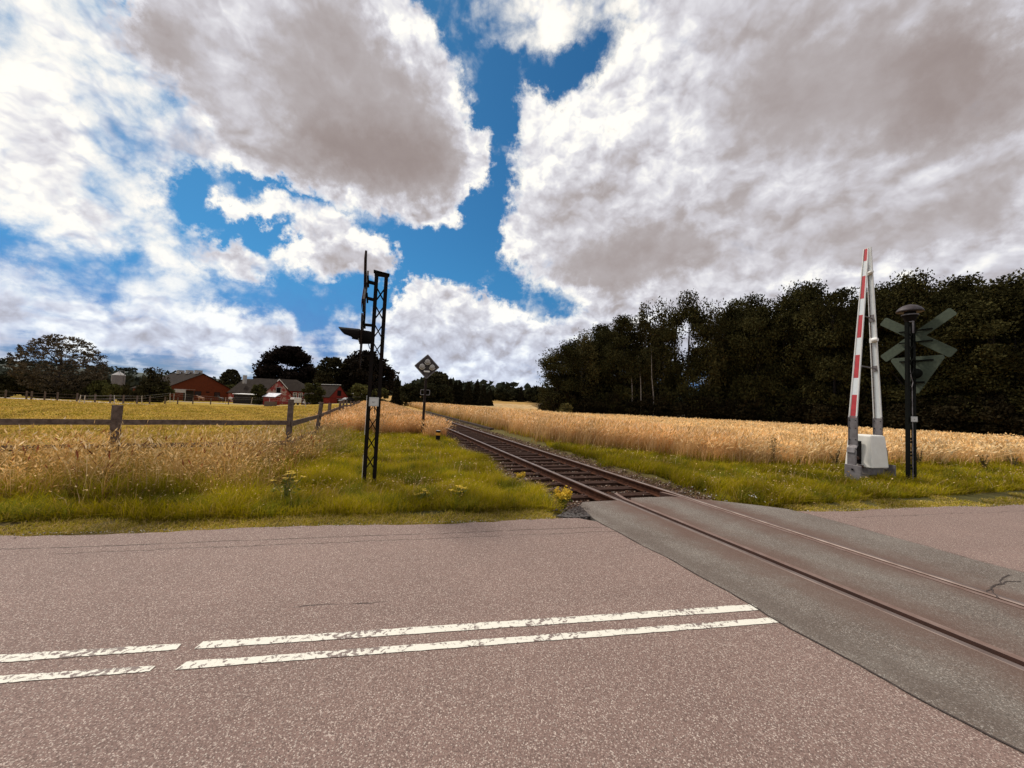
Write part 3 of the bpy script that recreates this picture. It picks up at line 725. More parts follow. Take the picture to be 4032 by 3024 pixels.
# ------------------------------------------------------------------ blades of grass and corn
def blades(P, h, w, lean, cb, ct, bend=0.5, wind=(0.35, -0.1), head=None):
    """P (N,3) roots, h heights, w widths, lean spread; pigment cb at the root, ct at the tip"""
    n = len(P); a = RNG.uniform(0, 2 * np.pi, n)
    side = np.stack([np.cos(a), np.sin(a), 0 * a], -1)
    l = RNG.normal(0, 1, (n, 2)) * lean[:, None] + np.array(wind) * lean[:, None]
    ld = np.stack([l[:, 0], l[:, 1], 0 * a], -1) * h[:, None]
    up = np.stack([0 * a, 0 * a, h], -1)
    L2 = (l ** 2).sum(1); up = up * (1 / np.sqrt(1 + L2 * .8))[:, None]
    mid = P + up * .55 + ld * .3 * (1 - bend * .3); tip = P + up * (1 - .12 * bend) + ld
    w_ = w[:, None]
    wm = 1.0 if head is None else head
    V = np.stack([P - side * w_ * .5, P + side * w_ * .5, mid - side * w_ * .42 * (1 if head is None else .6), mid + side * w_ * .42 * (1 if head is None else .6), tip], 1)
    k = np.arange(n)[:, None] * 5
    T = np.concatenate([k + [0, 1, 3], k + [0, 3, 2], k + [2, 3, 4]], 0)
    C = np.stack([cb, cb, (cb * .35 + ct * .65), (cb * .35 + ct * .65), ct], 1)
    if head is not None:       # an ear on the tip: a slim diamond
        d = (tip - mid); d /= np.linalg.norm(d, axis=1)[:, None] + 1e-9
        d = d + np.stack([l[:, 0], l[:, 1], -.3 + 0 * a], -1) * .4
        hl = head * h[:, None]
        e0 = tip; e1 = tip + d * hl * .45; e2 = tip + d * hl
        ew = w_ * 1.15
        V2 = np.stack([e0, e1 - side * ew, e1 + side * ew, e2], 1)
        k2 = np.arange(n)[:, None] * 4 + 5 * n
        T = np.concatenate([T, k2 + [0, 2, 1], k2 + [1, 2, 3]], 0)
        C2 = np.repeat(ct[:, None], 4, 1)
        return np.concatenate([V.reshape(-1, 3), V2.reshape(-1, 3)]), T, np.concatenate([C.reshape(-1, 3), C2.reshape(-1, 3)])
    return V.reshape(-1, 3), T, C.reshape(-1, 3)
def scatter(bbox, dens, ok):
    """points in bbox=(x0,x1,y0,y1); dens(dist) per square metre; ok(X,Y,s,n) mask"""
    x0, x1, y0, y1 = bbox; out = []
    nx = max(1, int((x1 - x0) / 4)); ny = max(1, int((y1 - y0) / 4))
    for i in range(nx):
        for j in range(ny):
            a, b = x0 + (x1 - x0) * i / nx, x0 + (x1 - x0) * (i + 1) / nx
            c, d = y0 + (y1 - y0) * j / ny, y0 + (y1 - y0) * (j + 1) / ny
            dist = max(3.5, math.hypot((a + b) / 2, (c + d) / 2) - 1)
            if abs((a + b) / 2) - 3 > 1.45 * max((c + d) / 2, .1) + 4: continue
            N = int(dens(dist) * (b - a) * (d - c)); 
            if N <= 0: continue
            X = RNG.uniform(a, b, N); Y = RNG.uniform(c, d, N); s, n = to_sn(X, Y)
            m = ok(X, Y, s, n); out.append(np.stack([X[m], Y[m]], -1))
    return np.concatenate(out) if out else np.zeros((0, 2))
def vnoise(X, Y, sc, seed=0):
    r_ = np.random.default_rng(seed); v = 0 * X
    for k in range(5):
        a = r_.uniform(0, 6.28); f = sc * (1.0 + k * .7); p = r_.uniform(0, 6.28)
        v = v + np.sin((X * math.cos(a) + Y * math.sin(a)) * f + p + 1.3 * np.sin((X * math.sin(a) - Y * math.cos(a)) * f * .7 + p))
    return v / 5 + .5
def plant(name, P, hr, w0, lean, cbs, cts, bend=.5, head=None, wind=(.35, -.1), hmod=None, wk=.0011):
    n = len(P); d = np.hypot(P[:, 0], P[:, 1])
    z = Zg(P[:, 0], P[:, 1]); h = RNG.uniform(hr[0], hr[1], n) * (1 if hmod is None else hmod)
    w = np.maximum(w0 * RNG.uniform(.6, 1.3, n), d * wk)
    cb = cbs[RNG.integers(0, len(cbs), n)] * RNG.uniform(.7, 1.2, (n, 1)); ct = cts[RNG.integers(0, len(cts), n)] * RNG.uniform(.75, 1.15, (n, 1))
    if name == 'verge': cb = cb * np.where(P[:, 0] * nV.x + P[:, 1] * nV.y > 6, .80, 1.0)[:, None]; ct = ct * np.where(P[:, 0] * nV.x + P[:, 1] * nV.y > 6, .80, 1.0)[:, None]
    pk = (.50 + .80 * vnoise(P[:, 0], P[:, 1], 1.35, 99) + .18 * vnoise(P[:, 0], P[:, 1], 5.5, 98))[:, None]; cb = cb * pk; ct = ct * (.35 + .65 * pk)
    return blades(np.stack([P[:, 0], P[:, 1], z - .01], -1), h, w, np.full(n, lean) * RNG.uniform(.5, 1.5, n), cb, ct, bend, wind, head)
def join(name, parts, mat, kind='stuff'):
    Vs, Ts, Cs, o = [], [], [], 0
    for V, T, C in parts:
        Vs.append(V); Ts.append(T + o); Cs.append(C); o += len(V)
    ob = np_mesh(name, np.concatenate(Vs), np.concatenate(Ts), mat, np.concatenate(Cs))
    return tag(ob, kind=kind)
A = np.array
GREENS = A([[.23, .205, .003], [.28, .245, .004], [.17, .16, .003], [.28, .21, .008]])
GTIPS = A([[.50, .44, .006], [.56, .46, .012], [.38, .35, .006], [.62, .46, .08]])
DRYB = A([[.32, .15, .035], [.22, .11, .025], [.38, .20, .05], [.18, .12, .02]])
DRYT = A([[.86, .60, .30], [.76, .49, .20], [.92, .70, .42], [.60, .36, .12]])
# corners of the paddock fence in the world
FC = at(1141, 1657.6, .97); FC.z = 0
FL = [at(0, 1650, .97), at(435, 1652.4, .97), at(800, 1656, .97)]
fdir = (Vector((FL[0].x, FL[0].y, 0)) - FC).normalized()
def fence_side(X, Y):      # > 0 on the paddock side of the roadside fence stretch
    return (X - FC.x) * (fdir.y) - (Y - FC.y) * (fdir.x)
NFENCE = to_sn(FC.x, FC.y)[1]
def dro(X, Y): return (Y - road_edge(X)) * math.cos(RA)
inl = lambda n: n < 3.15
grass, tall = [], []
# mown edge of the verge, left and right
jit = lambda X, Y, a=.12: (vnoise(X, Y, 1.7, 5) - .5) * a
ok = lambda X, Y, s, n: (dro(X, Y) > .03 + jit(X, Y, .16)) & (dro(X, Y) < .75 + jit(X, Y, .7)) & ((n < 3.0 - .3 * (s < 6)) | (n > 7.15)) & ~((s < 6.1) & (n > 2.7) & (n < 7.2))
P = scatter((-9, 18, 3, 11), lambda d: min(4200, 90000 / d ** 1.6), ok)
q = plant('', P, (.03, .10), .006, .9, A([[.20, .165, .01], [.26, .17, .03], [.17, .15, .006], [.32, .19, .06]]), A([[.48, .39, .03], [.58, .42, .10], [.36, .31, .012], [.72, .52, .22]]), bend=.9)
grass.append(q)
# lush green verge round the mast and up to the dry strip; green verge on the right
def ok(X, Y, s, n):
    d = dro(X, Y); k = vnoise(X, Y, 1.1, 8)
    left = (d > .5 + .25 * k) & (n < 3.15 - .35 * k) & (n > NFENCE + .35 + .5 * k) & (s < 19.5 + 3 * k - .5 * (3 - n))
    leftroad = (d > .5 + .3 * k) & (n <= NFENCE + .8) & (d < 1.5 + .5 * k) & (fence_side(X, Y) < 0)
    right = (d > .45 + .25 * k) & (n > 6.85 + .25 * k) & (Y < wheat_front(X) + .5) & (s > 5.3)
    return left | leftroad | right
P = scatter((-14, 22, 3.5, 30), lambda d: min(2600, 150000 / d ** 2.0), ok)
k = vnoise(P[:, 0], P[:, 1], 1.4, 3)
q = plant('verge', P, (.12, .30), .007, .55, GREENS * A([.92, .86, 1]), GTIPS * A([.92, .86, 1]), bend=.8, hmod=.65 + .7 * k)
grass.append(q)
P2 = P[RNG.random(len(P)) < .022 * (vnoise(P[:, 0], P[:, 1], 1.1, 77) > .5)]
grass.append(plant('', P2, (.2, .42), .004, .4, DRYB, DRYT, head=.10))
P2 = P[(vnoise(P[:, 0], P[:, 1], .9, 78) > .58) & (RNG.random(len(P)) < .35)]
grass.append(plant('', P2, (.08, .24), .006, .8, A([[.22, .14, .03], [.17, .12, .02]]), A([[.46, .32, .08], [.38, .28, .06]]), bend=.9))
# dark coarse clumps
P2 = P[(vnoise(P[:, 0], P[:, 1], 2.3, 21) > .64) & (RNG.random(len(P)) < .5)]
grass.append(plant('', P2, (.15, .34), .012, .5, A([[.09, .10, .008], [.12, .12, .01]]), A([[.22, .22, .02], [.28, .26, .03]]), bend=.7))
join('grass_verge', grass, m_grass)
# tall uncut strip between road and paddock fence
def ok(X, Y, s, n):
    k = vnoise(X, Y, 1.3, 12); d = dro(X, Y)
    return (d > 1.15 + .4 * k) & (n < NFENCE + .9 * k) & (fence_side(X, Y) < .9 + .5 * k) & (s < 60)
P = scatter((-15, -3, 3.5, 14), lambda d: min(1700, 70000 / d ** 1.7), ok)
k = vnoise(P[:, 0], P[:, 1], 1.6, 31)
g_ = RNG.random(len(P)) < (.42 + .55 * (dro(P[:, 0], P[:, 1]) < 1.9)) * (.4 + .8 * k)
tall.append(plant('', P[g_], (.28, .62), .008, .5, GREENS * .6, GTIPS * .7, bend=.8))
Pd = P[~g_]; hd = vnoise(Pd[:, 0], Pd[:, 1], 2.2, 32)
tall.append(plant('', Pd[::2], (.40, .78), .004, .42, DRYB * .7, DRYT * A([.88, .82, .66]), head=.11, hmod=(.7 + .5 * hd[::2])))
tall.append(plant('', Pd[1::2], (.25, .6), .007, .75, A([[.14, .09, .02], [.11, .09, .015], [.16, .08, .02]]), A([[.44, .28, .09], [.32, .24, .04], [.50, .31, .12]]), bend=1.))
Pr = P[(vnoise(P[:, 0], P[:, 1], 3.1, 40) > .80) & (RNG.random(len(P)) < .035)]
tall.append(plant('', Pr, (.45, .7), .004, .2, A([[.15, .05, .02]]), A([[.26, .075, .035], [.2, .06, .03]]), head=.25))
Ps = P[RNG.random(len(P)) < .012]
tall.append(plant('', Ps, (.75, 1.0), .006, .25, DRYB, DRYT * 1.1, head=.14))
# along the inner side of the fence by the track
def ok(X, Y, s, n):
    k = vnoise(X, Y, .9, 15)
    return (n > NFENCE - 1.6) & (n < NFENCE + .5 + .9 * k) & (s > 9.5)
P = scatter((-30, -3, 9, 60), lambda d: min(700, 42000 / d ** 2.0), ok)
tall.append(plant('', P[::2], (.3, .75), .008, .5, A([[.24, .17, .04], [.16, .15, .03]]), A([[.5, .36, .16], [.42, .28, .1]]), head=.15))
tall.append(plant('', P[1::2], (.25, .6), .009, .5, GREENS, GTIPS))
# rusty gold strip on the left of the track farther off
def ok(X, Y, s, n):
    k = vnoise(X, Y, .8, 17)
    return (n > NFENCE - .5) & (n < 3.3 - .6 * k) & (s > 18.3 + 3 * k + .35 * (n + 2) * -1)
P = scatter((-60, 2, 16, 105), lambda d: min(560, 190000 / d ** 2.05), ok)
tall.append(plant('', P, (.5, .88), .008, .3, DRYB * A([1.1, .92, .8]), DRYT * A([1.0, .9, .85]), head=.2, wk=.0009))
# tall dry grass on the right of the track
def ok(X, Y, s, n):
    k = vnoise(X, Y, .8, 19)
    e = RNG.normal(0, .28, X.shape); return (n + e > 7.5 + .5 * k) & (Y + e > wheat_front(X) - .1 + .7 * k) & (n < 11.5 + .6 * k + .04 * s) & (Y < wood_front(X) - 1)
P = scatter((-60, 12, 11, 105), lambda d: min(620, 150000 / d ** 2.0), ok)
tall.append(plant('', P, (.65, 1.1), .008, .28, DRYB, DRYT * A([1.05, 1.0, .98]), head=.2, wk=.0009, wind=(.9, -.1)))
Pg = P[RNG.random(len(P)) < .22]
tall.append(plant('', Pg, (.2, .5), .01, .4, GREENS, GTIPS))
join('tall_dry_grass', tall, m_grass)
# ripe corn: stalks and ears near, with the canopy they stand in
WB = A([[.60, .33, .09], [.50, .25, .06], [.66, .38, .12]]); WT = A([[.93, .64, .31], [.84, .53, .22], [.96, .72, .40]])
def ok(X, Y, s, n):
    k = vnoise(X, Y, .9, 23)
    e = RNG.normal(0, .4, X.shape); return (n + e > 10.3 + .5 * k + .04 * s) & (Y + e > wheat_front(X) + .1 + .9 * k) & (Y < wood_front(X) - 1.5)
P = scatter((-20, 75, 11, 80), lambda d: min(420, 130000 / d ** 2.1), ok)
k = vnoise(P[:, 0], P[:, 1], 1.5, 61)
parts = [plant('', P, (.58, .84), .010, .28, WB, WT, head=.22, wk=.0012, wind=(.6, 0), hmod=.88 + .2 * k)]
Pe = P[(P[:, 1] < wheat_front(P[:, 0]) + 2.2) & (RNG.random(len(P)) < .5)]
parts.append(plant('', Pe, (.25, .55), .010, .5, GREENS * .8, GTIPS * .9, wk=.0012))
Pe = P[(P[:, 1] < wheat_front(P[:, 0]) + 3.2) & (RNG.random(len(P)) < .4)]
parts.append(plant('', Pe, (.55, 1.0), .008, .5, DRYB, DRYT, head=.16, wk=.001))
cx = np.concatenate([np.arange(-30, 60, .45), np.arange(60, 110, 2)]); cy = np.concatenate([np.arange(11.5, 45, .4), np.arange(45, 130, 1.5)])
CX, CY = np.meshgrid(cx, cy); s_c, n_c = to_sn(CX, CY)
okc = (n_c > 11.6 + .04 * s_c) & (CY > wheat_front(CX) + 2.0) & (CY < wood_front(CX) + 2) & (CY < 128)
CZ = Zg(CX, CY) + .60 + .05 * vnoise(CX, CY, 2.0, 4) + RNG.normal(0, .03, CX.shape)
ids = np.arange(CX.size).reshape(CX.shape)
mk = okc[:-1, :-1] & okc[1:, :-1] & okc[:-1, 1:] & okc[1:, 1:]
a_, b2, c_, d_ = ids[:-1, :-1][mk], ids[:-1, 1:][mk], ids[1:, 1:][mk], ids[1:, :-1][mk]
T = np.concatenate([np.stack([a_, b2, c_], -1), np.stack([a_, c_, d_], -1)])
cc = WT[RNG.integers(0, 3, CX.size)] * .8 * RNG.uniform(.7, 1.1, (CX.size, 1))
parts.append((np.stack([CX, CY, CZ], -1).reshape(-1, 3), T, cc))
join('wheat_field', parts, m_grass)
# low tufts over the paddock
def ok(X, Y, s, n): return (n < NFENCE - .3) & (fence_side(X, Y) > .3)
P = scatter((-75, 0, 8, 75), lambda d: min(500, 42000 / d ** 1.9), ok)
parts = []
k = vnoise(P[:, 0], P[:, 1], .35, 51)
g_ = RNG.random(len(P)) < k * .9
parts.append(plant('', P[g_], (.05, .14), .012, .8, A([[.21, .15, .02], [.17, .135, .015]]), A([[.50, .37, .045], [.40, .31, .03]]), wk=.0016))
parts.append(plant('', P[~g_], (.06, .2), .010, .7, A([[.34, .21, .045], [.28, .18, .035]]), A([[.74, .52, .14], [.64, .44, .10]]), wk=.0016))
join('meadow_grass', parts, m_grass)

#PART2
# ------------------------------------------------------------------ crossing masts
def lattice_mast(P, H, wide, deep, mat, pw=.07, zb=-.15, pitch=.36):
    """two channel posts along local x joined by crossed lacing on both faces"""
    for sx_ in (-1, 1):
        g = G(); x = sx_ * (wide / 2 - pw / 2)
        g.box((x, 0, (H + zb) / 2), (.012, deep, H - zb)) if False else g.box((sx_ * (wide / 2 - .006), 0, (H + zb) / 2), (.012, deep, H - zb))
        for sy in (-1, 1): g.box((x - sx_ * .006, sy * (deep / 2 - .005), (H + zb) / 2), (pw - .012, .010, H - zb))
        g.build('post', mat, P)
    g = G(); xi = wide / 2 - pw * .75
    n = int((H - .25) / pitch); zz = H - .22 - n * pitch
    for k in range(n):
        z0 = zz + k * pitch; z1 = z0 + pitch
        for sy in (-1, 1):
            y = sy * (deep / 2 - .018)
            a, b = z0 + .055, z1 - .055
            for (xa, xb) in ((-xi, xi), (xi, -xi)):
                g.path([(xa, y + .006 * (1 if xa < 0 else -1), a), (xb, y + .006 * (1 if xa < 0 else -1), b)], .0085, 6)
            for xx in (-xi, xi): g.path([(xx, y, a - .06), (xx, y, a + .01)], .009, 6); g.path([(xx, y, b - .01), (xx, y, b + .06)], .009, 6)
    g.build('lattice', mat, P)
def crossbuck(P, side, zc_, x, mat, back, L=.95, ang=37, th=.022):
    M = frame((x, 0, zc_), (0, 1, 0), (0, 0, 1))
    g = G(); a0 = R(ang)
    for sgn, dx_ in ((1, 0.0), (-1, .0035)):
        c, s_ = math.cos(a0), math.sin(a0) * sgn
        w = .125; r = .03
        pts = []
        for (u, v) in ((-L + r, -w), (L - r, -w), (L, -w + r), (L, w - r), (L - r, w), (-L + r, w), (-L, w - r), (-L, -w + r)):
            pts.append((u * c - v * s_, u * s_ + v * c))
        g.prism(pts, th, Matrix.Translation((dx_ * side * 4, 0, 0)) @ M)
    cb_ = g.build('crossbuck', back, P, bevel=.004)
    for sgn in (1, -1):
        for k, (hl, hw_, m_) in enumerate(((L - .02, .105, m_red), (L - .06, .062, m_white))):
            c, s_ = math.cos(a0), math.sin(a0) * sgn; g = G()
            g.prism([(u * c - v * s_, u * s_ + v * c) for u, v in ((-hl, -hw_), (hl, -hw_), (hl, hw_), (-hl, hw_))], .002, Matrix.Translation((side * (th / 2 + .0155 + .003 * k + .0012 * (sgn > 0)), 0, 0)) @ M)
            g.build('face_sheet', m_, cb_)
    for z in (zc_ - .16, zc_ + .16):
        g = G(); g.beam((x - side * .035, -.36, z), (x - side * .035, .36, z), .035, .03)
        for y in (-.05, .05): g.beam((side * .1, y, z - .02), (x - side * .03, y, z), .035, .035)
        g.build('sign_bracket', mat, P)
def triangle(P, side, zt, x, mat, back, h=1.10, hw=.62):
    M = frame((x, 0, 0), (0, 1, 0), (0, 0, 1)); g = G(); pts = []; r = .07
    corners = [(-hw, zt), (hw, zt), (0, zt - h)]
    for i, c in enumerate(corners):
        p = Vector(corners[i - 1]); n_ = Vector(corners[(i + 1) % 3]); c = Vector(c)
        da, db = (p - c).normalized(), (n_ - c).normalized()
        A_, B_ = c + da * r * 1.4, c + db * r * 1.4
        for t in (0, .25, .5, .75, 1): pts.append(((1 - t) ** 2 * A_ + 2 * t * (1 - t) * (c + (da + db) * .03) + t * t * B_)[:])
    g.prism(pts, .024, M); g.build('warning_triangle', back, P, bevel=.004)
    for z, w in ((zt - .12, .36), (zt - .72, .18)):
        g = G(); g.beam((x - side * .035, -w, z), (x - side * .035, w, z), .04, .03)
        for y in (-.05, .05): g.beam((side * .1, y, z), (x - side * .03, y, z), .035, .035)
        g.build('triangle_bracket', mat, P)
def lamp(P, side, z, x, mat):
    g = G(); g.tube((x - side * .16, 0, z), (x + side * .03, 0, z), .125, .14, 20); g.sphere((x - side * .16, 0, z), .124, (.35, 1, 1)); 
    o = g.build('signal_lamp', mat, P, smooth=False, bevel=.004)
    g = G()      # hood: half tube, open below, longer on top
    n = 14; ra = .15; A_, B_ = [], []
    for k in range(n + 1):
        a = R(-20) + R(220) * k / n; y, zz = ra * math.cos(a), ra * math.sin(a)
        ln = .38 * (.56 + .44 * max(0, math.sin(a)) ** .6) if a > 0 and a < math.pi else .14
        A_.append((x + side * .03, y, z + zz)); B_.append((x + side * (.03 + ln), y * .85, z + .01 + zz * .95))
    for sc in (1.0,):
        va = [g.bm.verts.new(p) for p in A_]; vb = [g.bm.verts.new(p) for p in B_]
        for k in range(n): g.bm.faces.new((va[k], va[k + 1], vb[k + 1], vb[k]))
    h = g.build('lamp_hood', mat, P); s_ = h.modifiers.new('thick', 'SOLIDIFY'); s_.thickness = .008
    g = G(); g.sphere((x + side * .03, 0, z), .105, (.25, 1, 1)); g.build('lens', m_glass, o)
def label_plate(P, c, w, h, face_y=-1):
    g = G(); g.box(c, (w, .006, h)); o = g.build('label_plate', m_plate, P, bevel=.002)
    g = G(); y = c[1] + face_y * .0045
    for sx_ in (-1, 1): g.box((c[0] + sx_ * (w / 2 - .012), y, c[2]), (.003, .002, h - .02))
    for sz in (-1, 1): g.box((c[0], y, c[2] + sz * (h / 2 - .012)), (w - .02, .002, .003))
    for k, (dx_, ww) in enumerate(((-.022, .02), (-.002, .012), (.016, .018), (-.01, .03))): g.box((c[0] + dx_, y, c[2] - .002 - (.012 if k == 3 else 0)), (ww, .002, .007))
    g.build('print', m_ink, o)
MW, MD = .25, .13
A1 = at(1452, 1919, -.05)
mast = empty('crossing_signal_mast', (A1.x, A1.y, -.05), TANG, 'black lattice crossing mast seen edge on, hooded lamp pointing along the road', 'signal mast')
MAST_H = 4.12
lattice_mast(mast, MAST_H, MW, MD, m_black)
g = G(); g.box((0, 0, MAST_H - .015), (MW + .01, MD + .01, .035)); g.box((0, 0, MAST_H + .02), (MW + .05, MD + .05, .022), Matrix.Rotation(R(7), 3, 'Y'))
g.build('cap', m_black, mast, bevel=.005)
crossbuck(mast, -1, 3.78, -.27, m_black, m_black2, L=.82, ang=35, th=.036)
triangle(mast, -1, 3.22, -.29, m_black, m_black2, h=1.05)
lamp(mast, -1, 2.86, -.30, m_black)
label_plate(mast, (.0, -MD / 2 - .012, 1.63), .175, .17)
g = G(); g.path([(-.17, 0, 2.76), (-.14, 0, 2.66), (-.10, 0, 2.62), (-.08, .0, 2.3), (-.02, 0, 1.9), (.03, .01, 1.4)], .008); g.build('cable', m_dark, mast)
g = G()
for z0, z1 in ((1.0, 1.75), (.05, .62)): g.box((-MW / 2 - .006, -MD / 2 + .008, (z0 + z1) / 2), (.006, .014, z1 - z0))
g.build('edge_strip', m_white, mast)

B1 = at(3588, 1896, 0)
post2 = empty('crossing_bell_post', (B1.x, B1.y, -.04), TANG, 'dark green lattice post with bell dome, diagonal cross and triangle seen from behind', 'signal post')
m_dgreen = M_('bottle_green_paint', (0.006, 0.007, 0.005), 0.8, c2=(0.006, 0.006, 0.005), scale=9, spec=.12)
lattice_mast(post2, 4.42, .36, .07, m_dgreen, pw=.095)
crossbuck(post2, 1, 4.06, .27, m_dgreen, m_green)
triangle(post2, 1, 3.49, .29, m_dgreen, m_green)
lamp(post2, 1, 3.02, .30, m_dgreen)
label_plate(post2, (.0, -MD / 2 - .012, 1.74), .30, .145)
g = G(); g.lathe((0, 0, 4.72), [(.285, 0), (.292, .012), (.27, .055), (.225, .115), (.15, .17), (.06, .20), (.01, .205)], 28)
bell = g.build('bell_dome', M_('brown_grey_bell', (.055, .04, .042), .5, .2, c2=(.03, .022, .022), scale=10), post2, smooth=True)
g = G(); g.lathe((0, 0, 4.60), [(.10, -.15), (.15, -.03), (.175, .0), (.175, .035), (.13, .045), (.12, .14)], 24); g.build('bell_body', m_black, post2)
g = G(); g.lathe((0, 0, 4.618), [(.178, 0), (.181, .002), (.181, .026), (.178, .028)], 28); g.build('bell_ring', m_galv, post2)
g = G(); g.box((-.06, -MD / 2 - .03, 4.28), (.07, .012, .34)); g.box((-.06, -MD / 2, 4.43), (.07, .08, .02)); 
for z in (4.16, 4.40): g.tube((-.06, -MD / 2 - .045, z), (-.06, -MD / 2 - .03, z), .018, .018, 6)
g.build('galvanised_bracket', m_galv, post2)
g = G(); r2 = random.Random(4)
pts = [(.02, -MD / 2 + .03, .02)]
for k in range(1, 16): pts.append((.012 + r2.uniform(-.006, .006), -MD / 2 + .03, k * .17))
pts += [(-.02, -.04, 2.62), (.03, -.04, 2.75), (-.03, -.03, 2.9), (-.04, 0, 3.2), (-.03, 0, 3.6), (-.02, 0, 4.3)]
g.path(pts, .011, 6); g.build('cable', m_galv, post2)

# ------------------------------------------------------------------ barrier
C0 = at(3412, 1888, 0)
bar = empty('level_crossing_barrier', (C0.x, C0.y, -.04), TANG, 'raised red and white crossing barrier with two arms meeting at the top', 'barrier')
Zt = 6.46; Zb = 1.72
def arm(side):
    """flat tapering boom from the bracket to the shared tip; broad faces look along the road"""
    A0, A1_ = Vector((side * .53, .02, Zb)), Vector((side * .055 + .01, -.03, Zt))
    if side > 0: A1_.z += .05
    w0, w1 = .175, .105; th = .035
    def P(t, y, x=0): 
        c = A0.lerp(A1_, t); return Vector((c.x + x, c.y + y, c.z))
    g = G()                      # box with folded edges
    for y0s, y1s, xo, tk in ((-1, 1, 0, .006),):
        v = []
        for t in (0, 1):
            w = (w0 if t == 0 else w1) / 2
            v.append([g.bm.verts.new(P(t, yy, xx)) for (yy, xx) in ((-w, -.004), (w, -.004), (w, .004), (-w, .004))])
        for k in range(4): g.bm.faces.new((v[0][k], v[0][(k + 1) % 4], v[1][(k + 1) % 4], v[1][k]))
        g.bm.faces.new(v[0]); g.bm.faces.new(v[1][::-1])
    for e in (-1, 1):
        v = []
        for t in (0, 1):
            w = (w0 if t == 0 else w1) / 2
            v.append([g.bm.verts.new(P(t, e * w + yy, xx)) for (yy, xx) in ((-.008, -.022), (.008, -.022), (.008, .022), (-.008, .022))])
        for k in range(4): g.bm.faces.new((v[0][k], v[0][(k + 1) % 4], v[1][(k + 1) % 4], v[1][k]))
        g.bm.faces.new(v[0]); g.bm.faces.new(v[1][::-1])
    o = g.build('arm', m_white, bar)
    # sheeting on both broad faces: stripes outside, plain inside
    def zt(z): return (z - Zb) / (Zt - Zb)
    def band(z0, z1, xx, mat, name, k=.70):
        g = G(); t0, t1 = max(0.0, zt(z0)), min(.998, zt(z1)); v = []
        wa, wb = (w0 + (w1 - w0) * t0) / 2 * k, (w0 + (w1 - w0) * t1) / 2 * k
        q = [P(t0, -wa, xx), P(t0, wa, xx), P(t1, wb, xx), P(t1, -wb, xx)]
        a = [g.bm.verts.new(p) for p in q]; b = [g.bm.verts.new(p + Vector((.0012 * (1 if xx > 0 else -1), 0, 0))) for p in q]
        g.bm.faces.new(a); g.bm.faces.new(b)
        for i in range(4): g.bm.faces.new((a[i], a[(i + 1) % 4], b[(i + 1) % 4], b[i]))
        g.build(name, mat, o)
    xo = side * .0052
    band(Zb, Zt, xo, m_sheet, 'reflective_sheet'); band(Zb, Zt, -xo, m_sheet, 'reflective_sheet')
    for z0, z1 in ((1.70, 2.336), (2.80, 3.437), (3.921, 4.557), (5.021, 5.667), (6.10, 6.46)):
        band(z0, z1, side * .0068, m_red, 'red_stripe')
    if side > 0:
        g = G(); pts = [P(t, .055 - .02 * t, -.018) for t in np.linspace(0, .9, 16)]; g.path(pts, .0065)
        for p in pts[1::1]: g.box(p, (.012, .022, .014))
        g.build('cable', m_rust, o)
    return P
Pl = arm(-1); Pr_ = arm(1)
for side in (-1, 1):
    g = G(); x = side * .53
    g.box((x, .02, 1.36), (.014, .215, .80)); 
    for e in (-1, 1): g.box((x, .02 + e * .1, 1.36), (.05, .012, .80))
    g.box((x + side * .06, .0, .90), (.014, .20, .24), Matrix.Rotation(side * R(-38), 3, 'Y'))
    g.box((x + side * .13, -.03, .58), (.05, .20, .52)); g.box((x + side * .14, -.02, .84), (.045, .19, .14), Matrix.Rotation(side * R(-14), 3, 'Y'))
    g.build('arm_bracket', m_galv, bar, bevel=.005)
    for z in (1.12, 1.43, 1.64):
        for y in (-.05, .09): g = G(); g.tube((x - .024, y, z), (x + .024, y, z), .013, .013, 6); g.build('bolt', m_dark, bar)
    g = G(); g.box((side * (.53 + .19), -.09, .24), (.05, .38, .44)); g.build('counterweight', m_galv, bar, bevel=.01)
    g = G(); g.tube((side * .745, -.09, .34), (side * .765, -.09, .34), .028, .028, 6); g.build('weight_bolt', m_dark, bar)
# cabinet: tapered hood with a notch for the axle
g = G(); hx, hy = .345, .31
def ringz(z, k, dx_=0):
    return [g.bm.verts.new((sx_ * hx * k + dx_, sy * hy * k, z)) for sx_, sy in ((-1, -1), (1, -1), (1, 1), (-1, 1))]
lv = [(.40, 1.03), (1.10, .90), (1.235, .86), (1.262, .78)]
rg = [ringz(z, k) for z, k in lv]
for a, b in zip(rg, rg[1:]):
    for k in range(4): g.bm.faces.new((a[k], a[(k + 1) % 4], b[(k + 1) % 4], b[k]))
g.bm.faces.new(rg[0][::-1]); g.bm.faces.new(rg[-1])
g.build('drive_cabinet', m_cab, bar, bevel=.03)
g = G(); g.box((-.36, -.02, .78), (.03, .11, .62)); g.build('axle_slot', m_dark, bar, bevel=.004)
g = G(); g.tube((-.62, 0, .62), (.62, 0, .62), .05, .05, 12); g.box((-.37, -.07, .42), (.05, .12, .06)); g.build('axle', m_rust, bar)
g = G(); g.box((0, 0, .30), (.66, .46, .20)); g.box((0, -.02, .10), (.36, .34, .34)); g.box((-.2, .0, .14), (.24, .40, .3)); g.build('pedestal', m_galv, bar, bevel=.01)
for z in (3.15, 4.56):
    g = G(); t = (z - Zb) / (Zt - Zb); a = Vector((-.53 + (.475) * t, 0, z)); b = Vector((.53 - .475 * t, 0, z - .04)); g.tube(a, b, .018, .018, 8); g.build('cross_rod', m_galv, bar)
for z in (3.11, 4.52):
    g = G(); t = (z - Zb) / (Zt - Zb); g.box((.53 - .47 * t - .012, 0, z), (.01, .13, .16 if z < 4 else .2)); g.build('rod_plate', m_galv, bar)
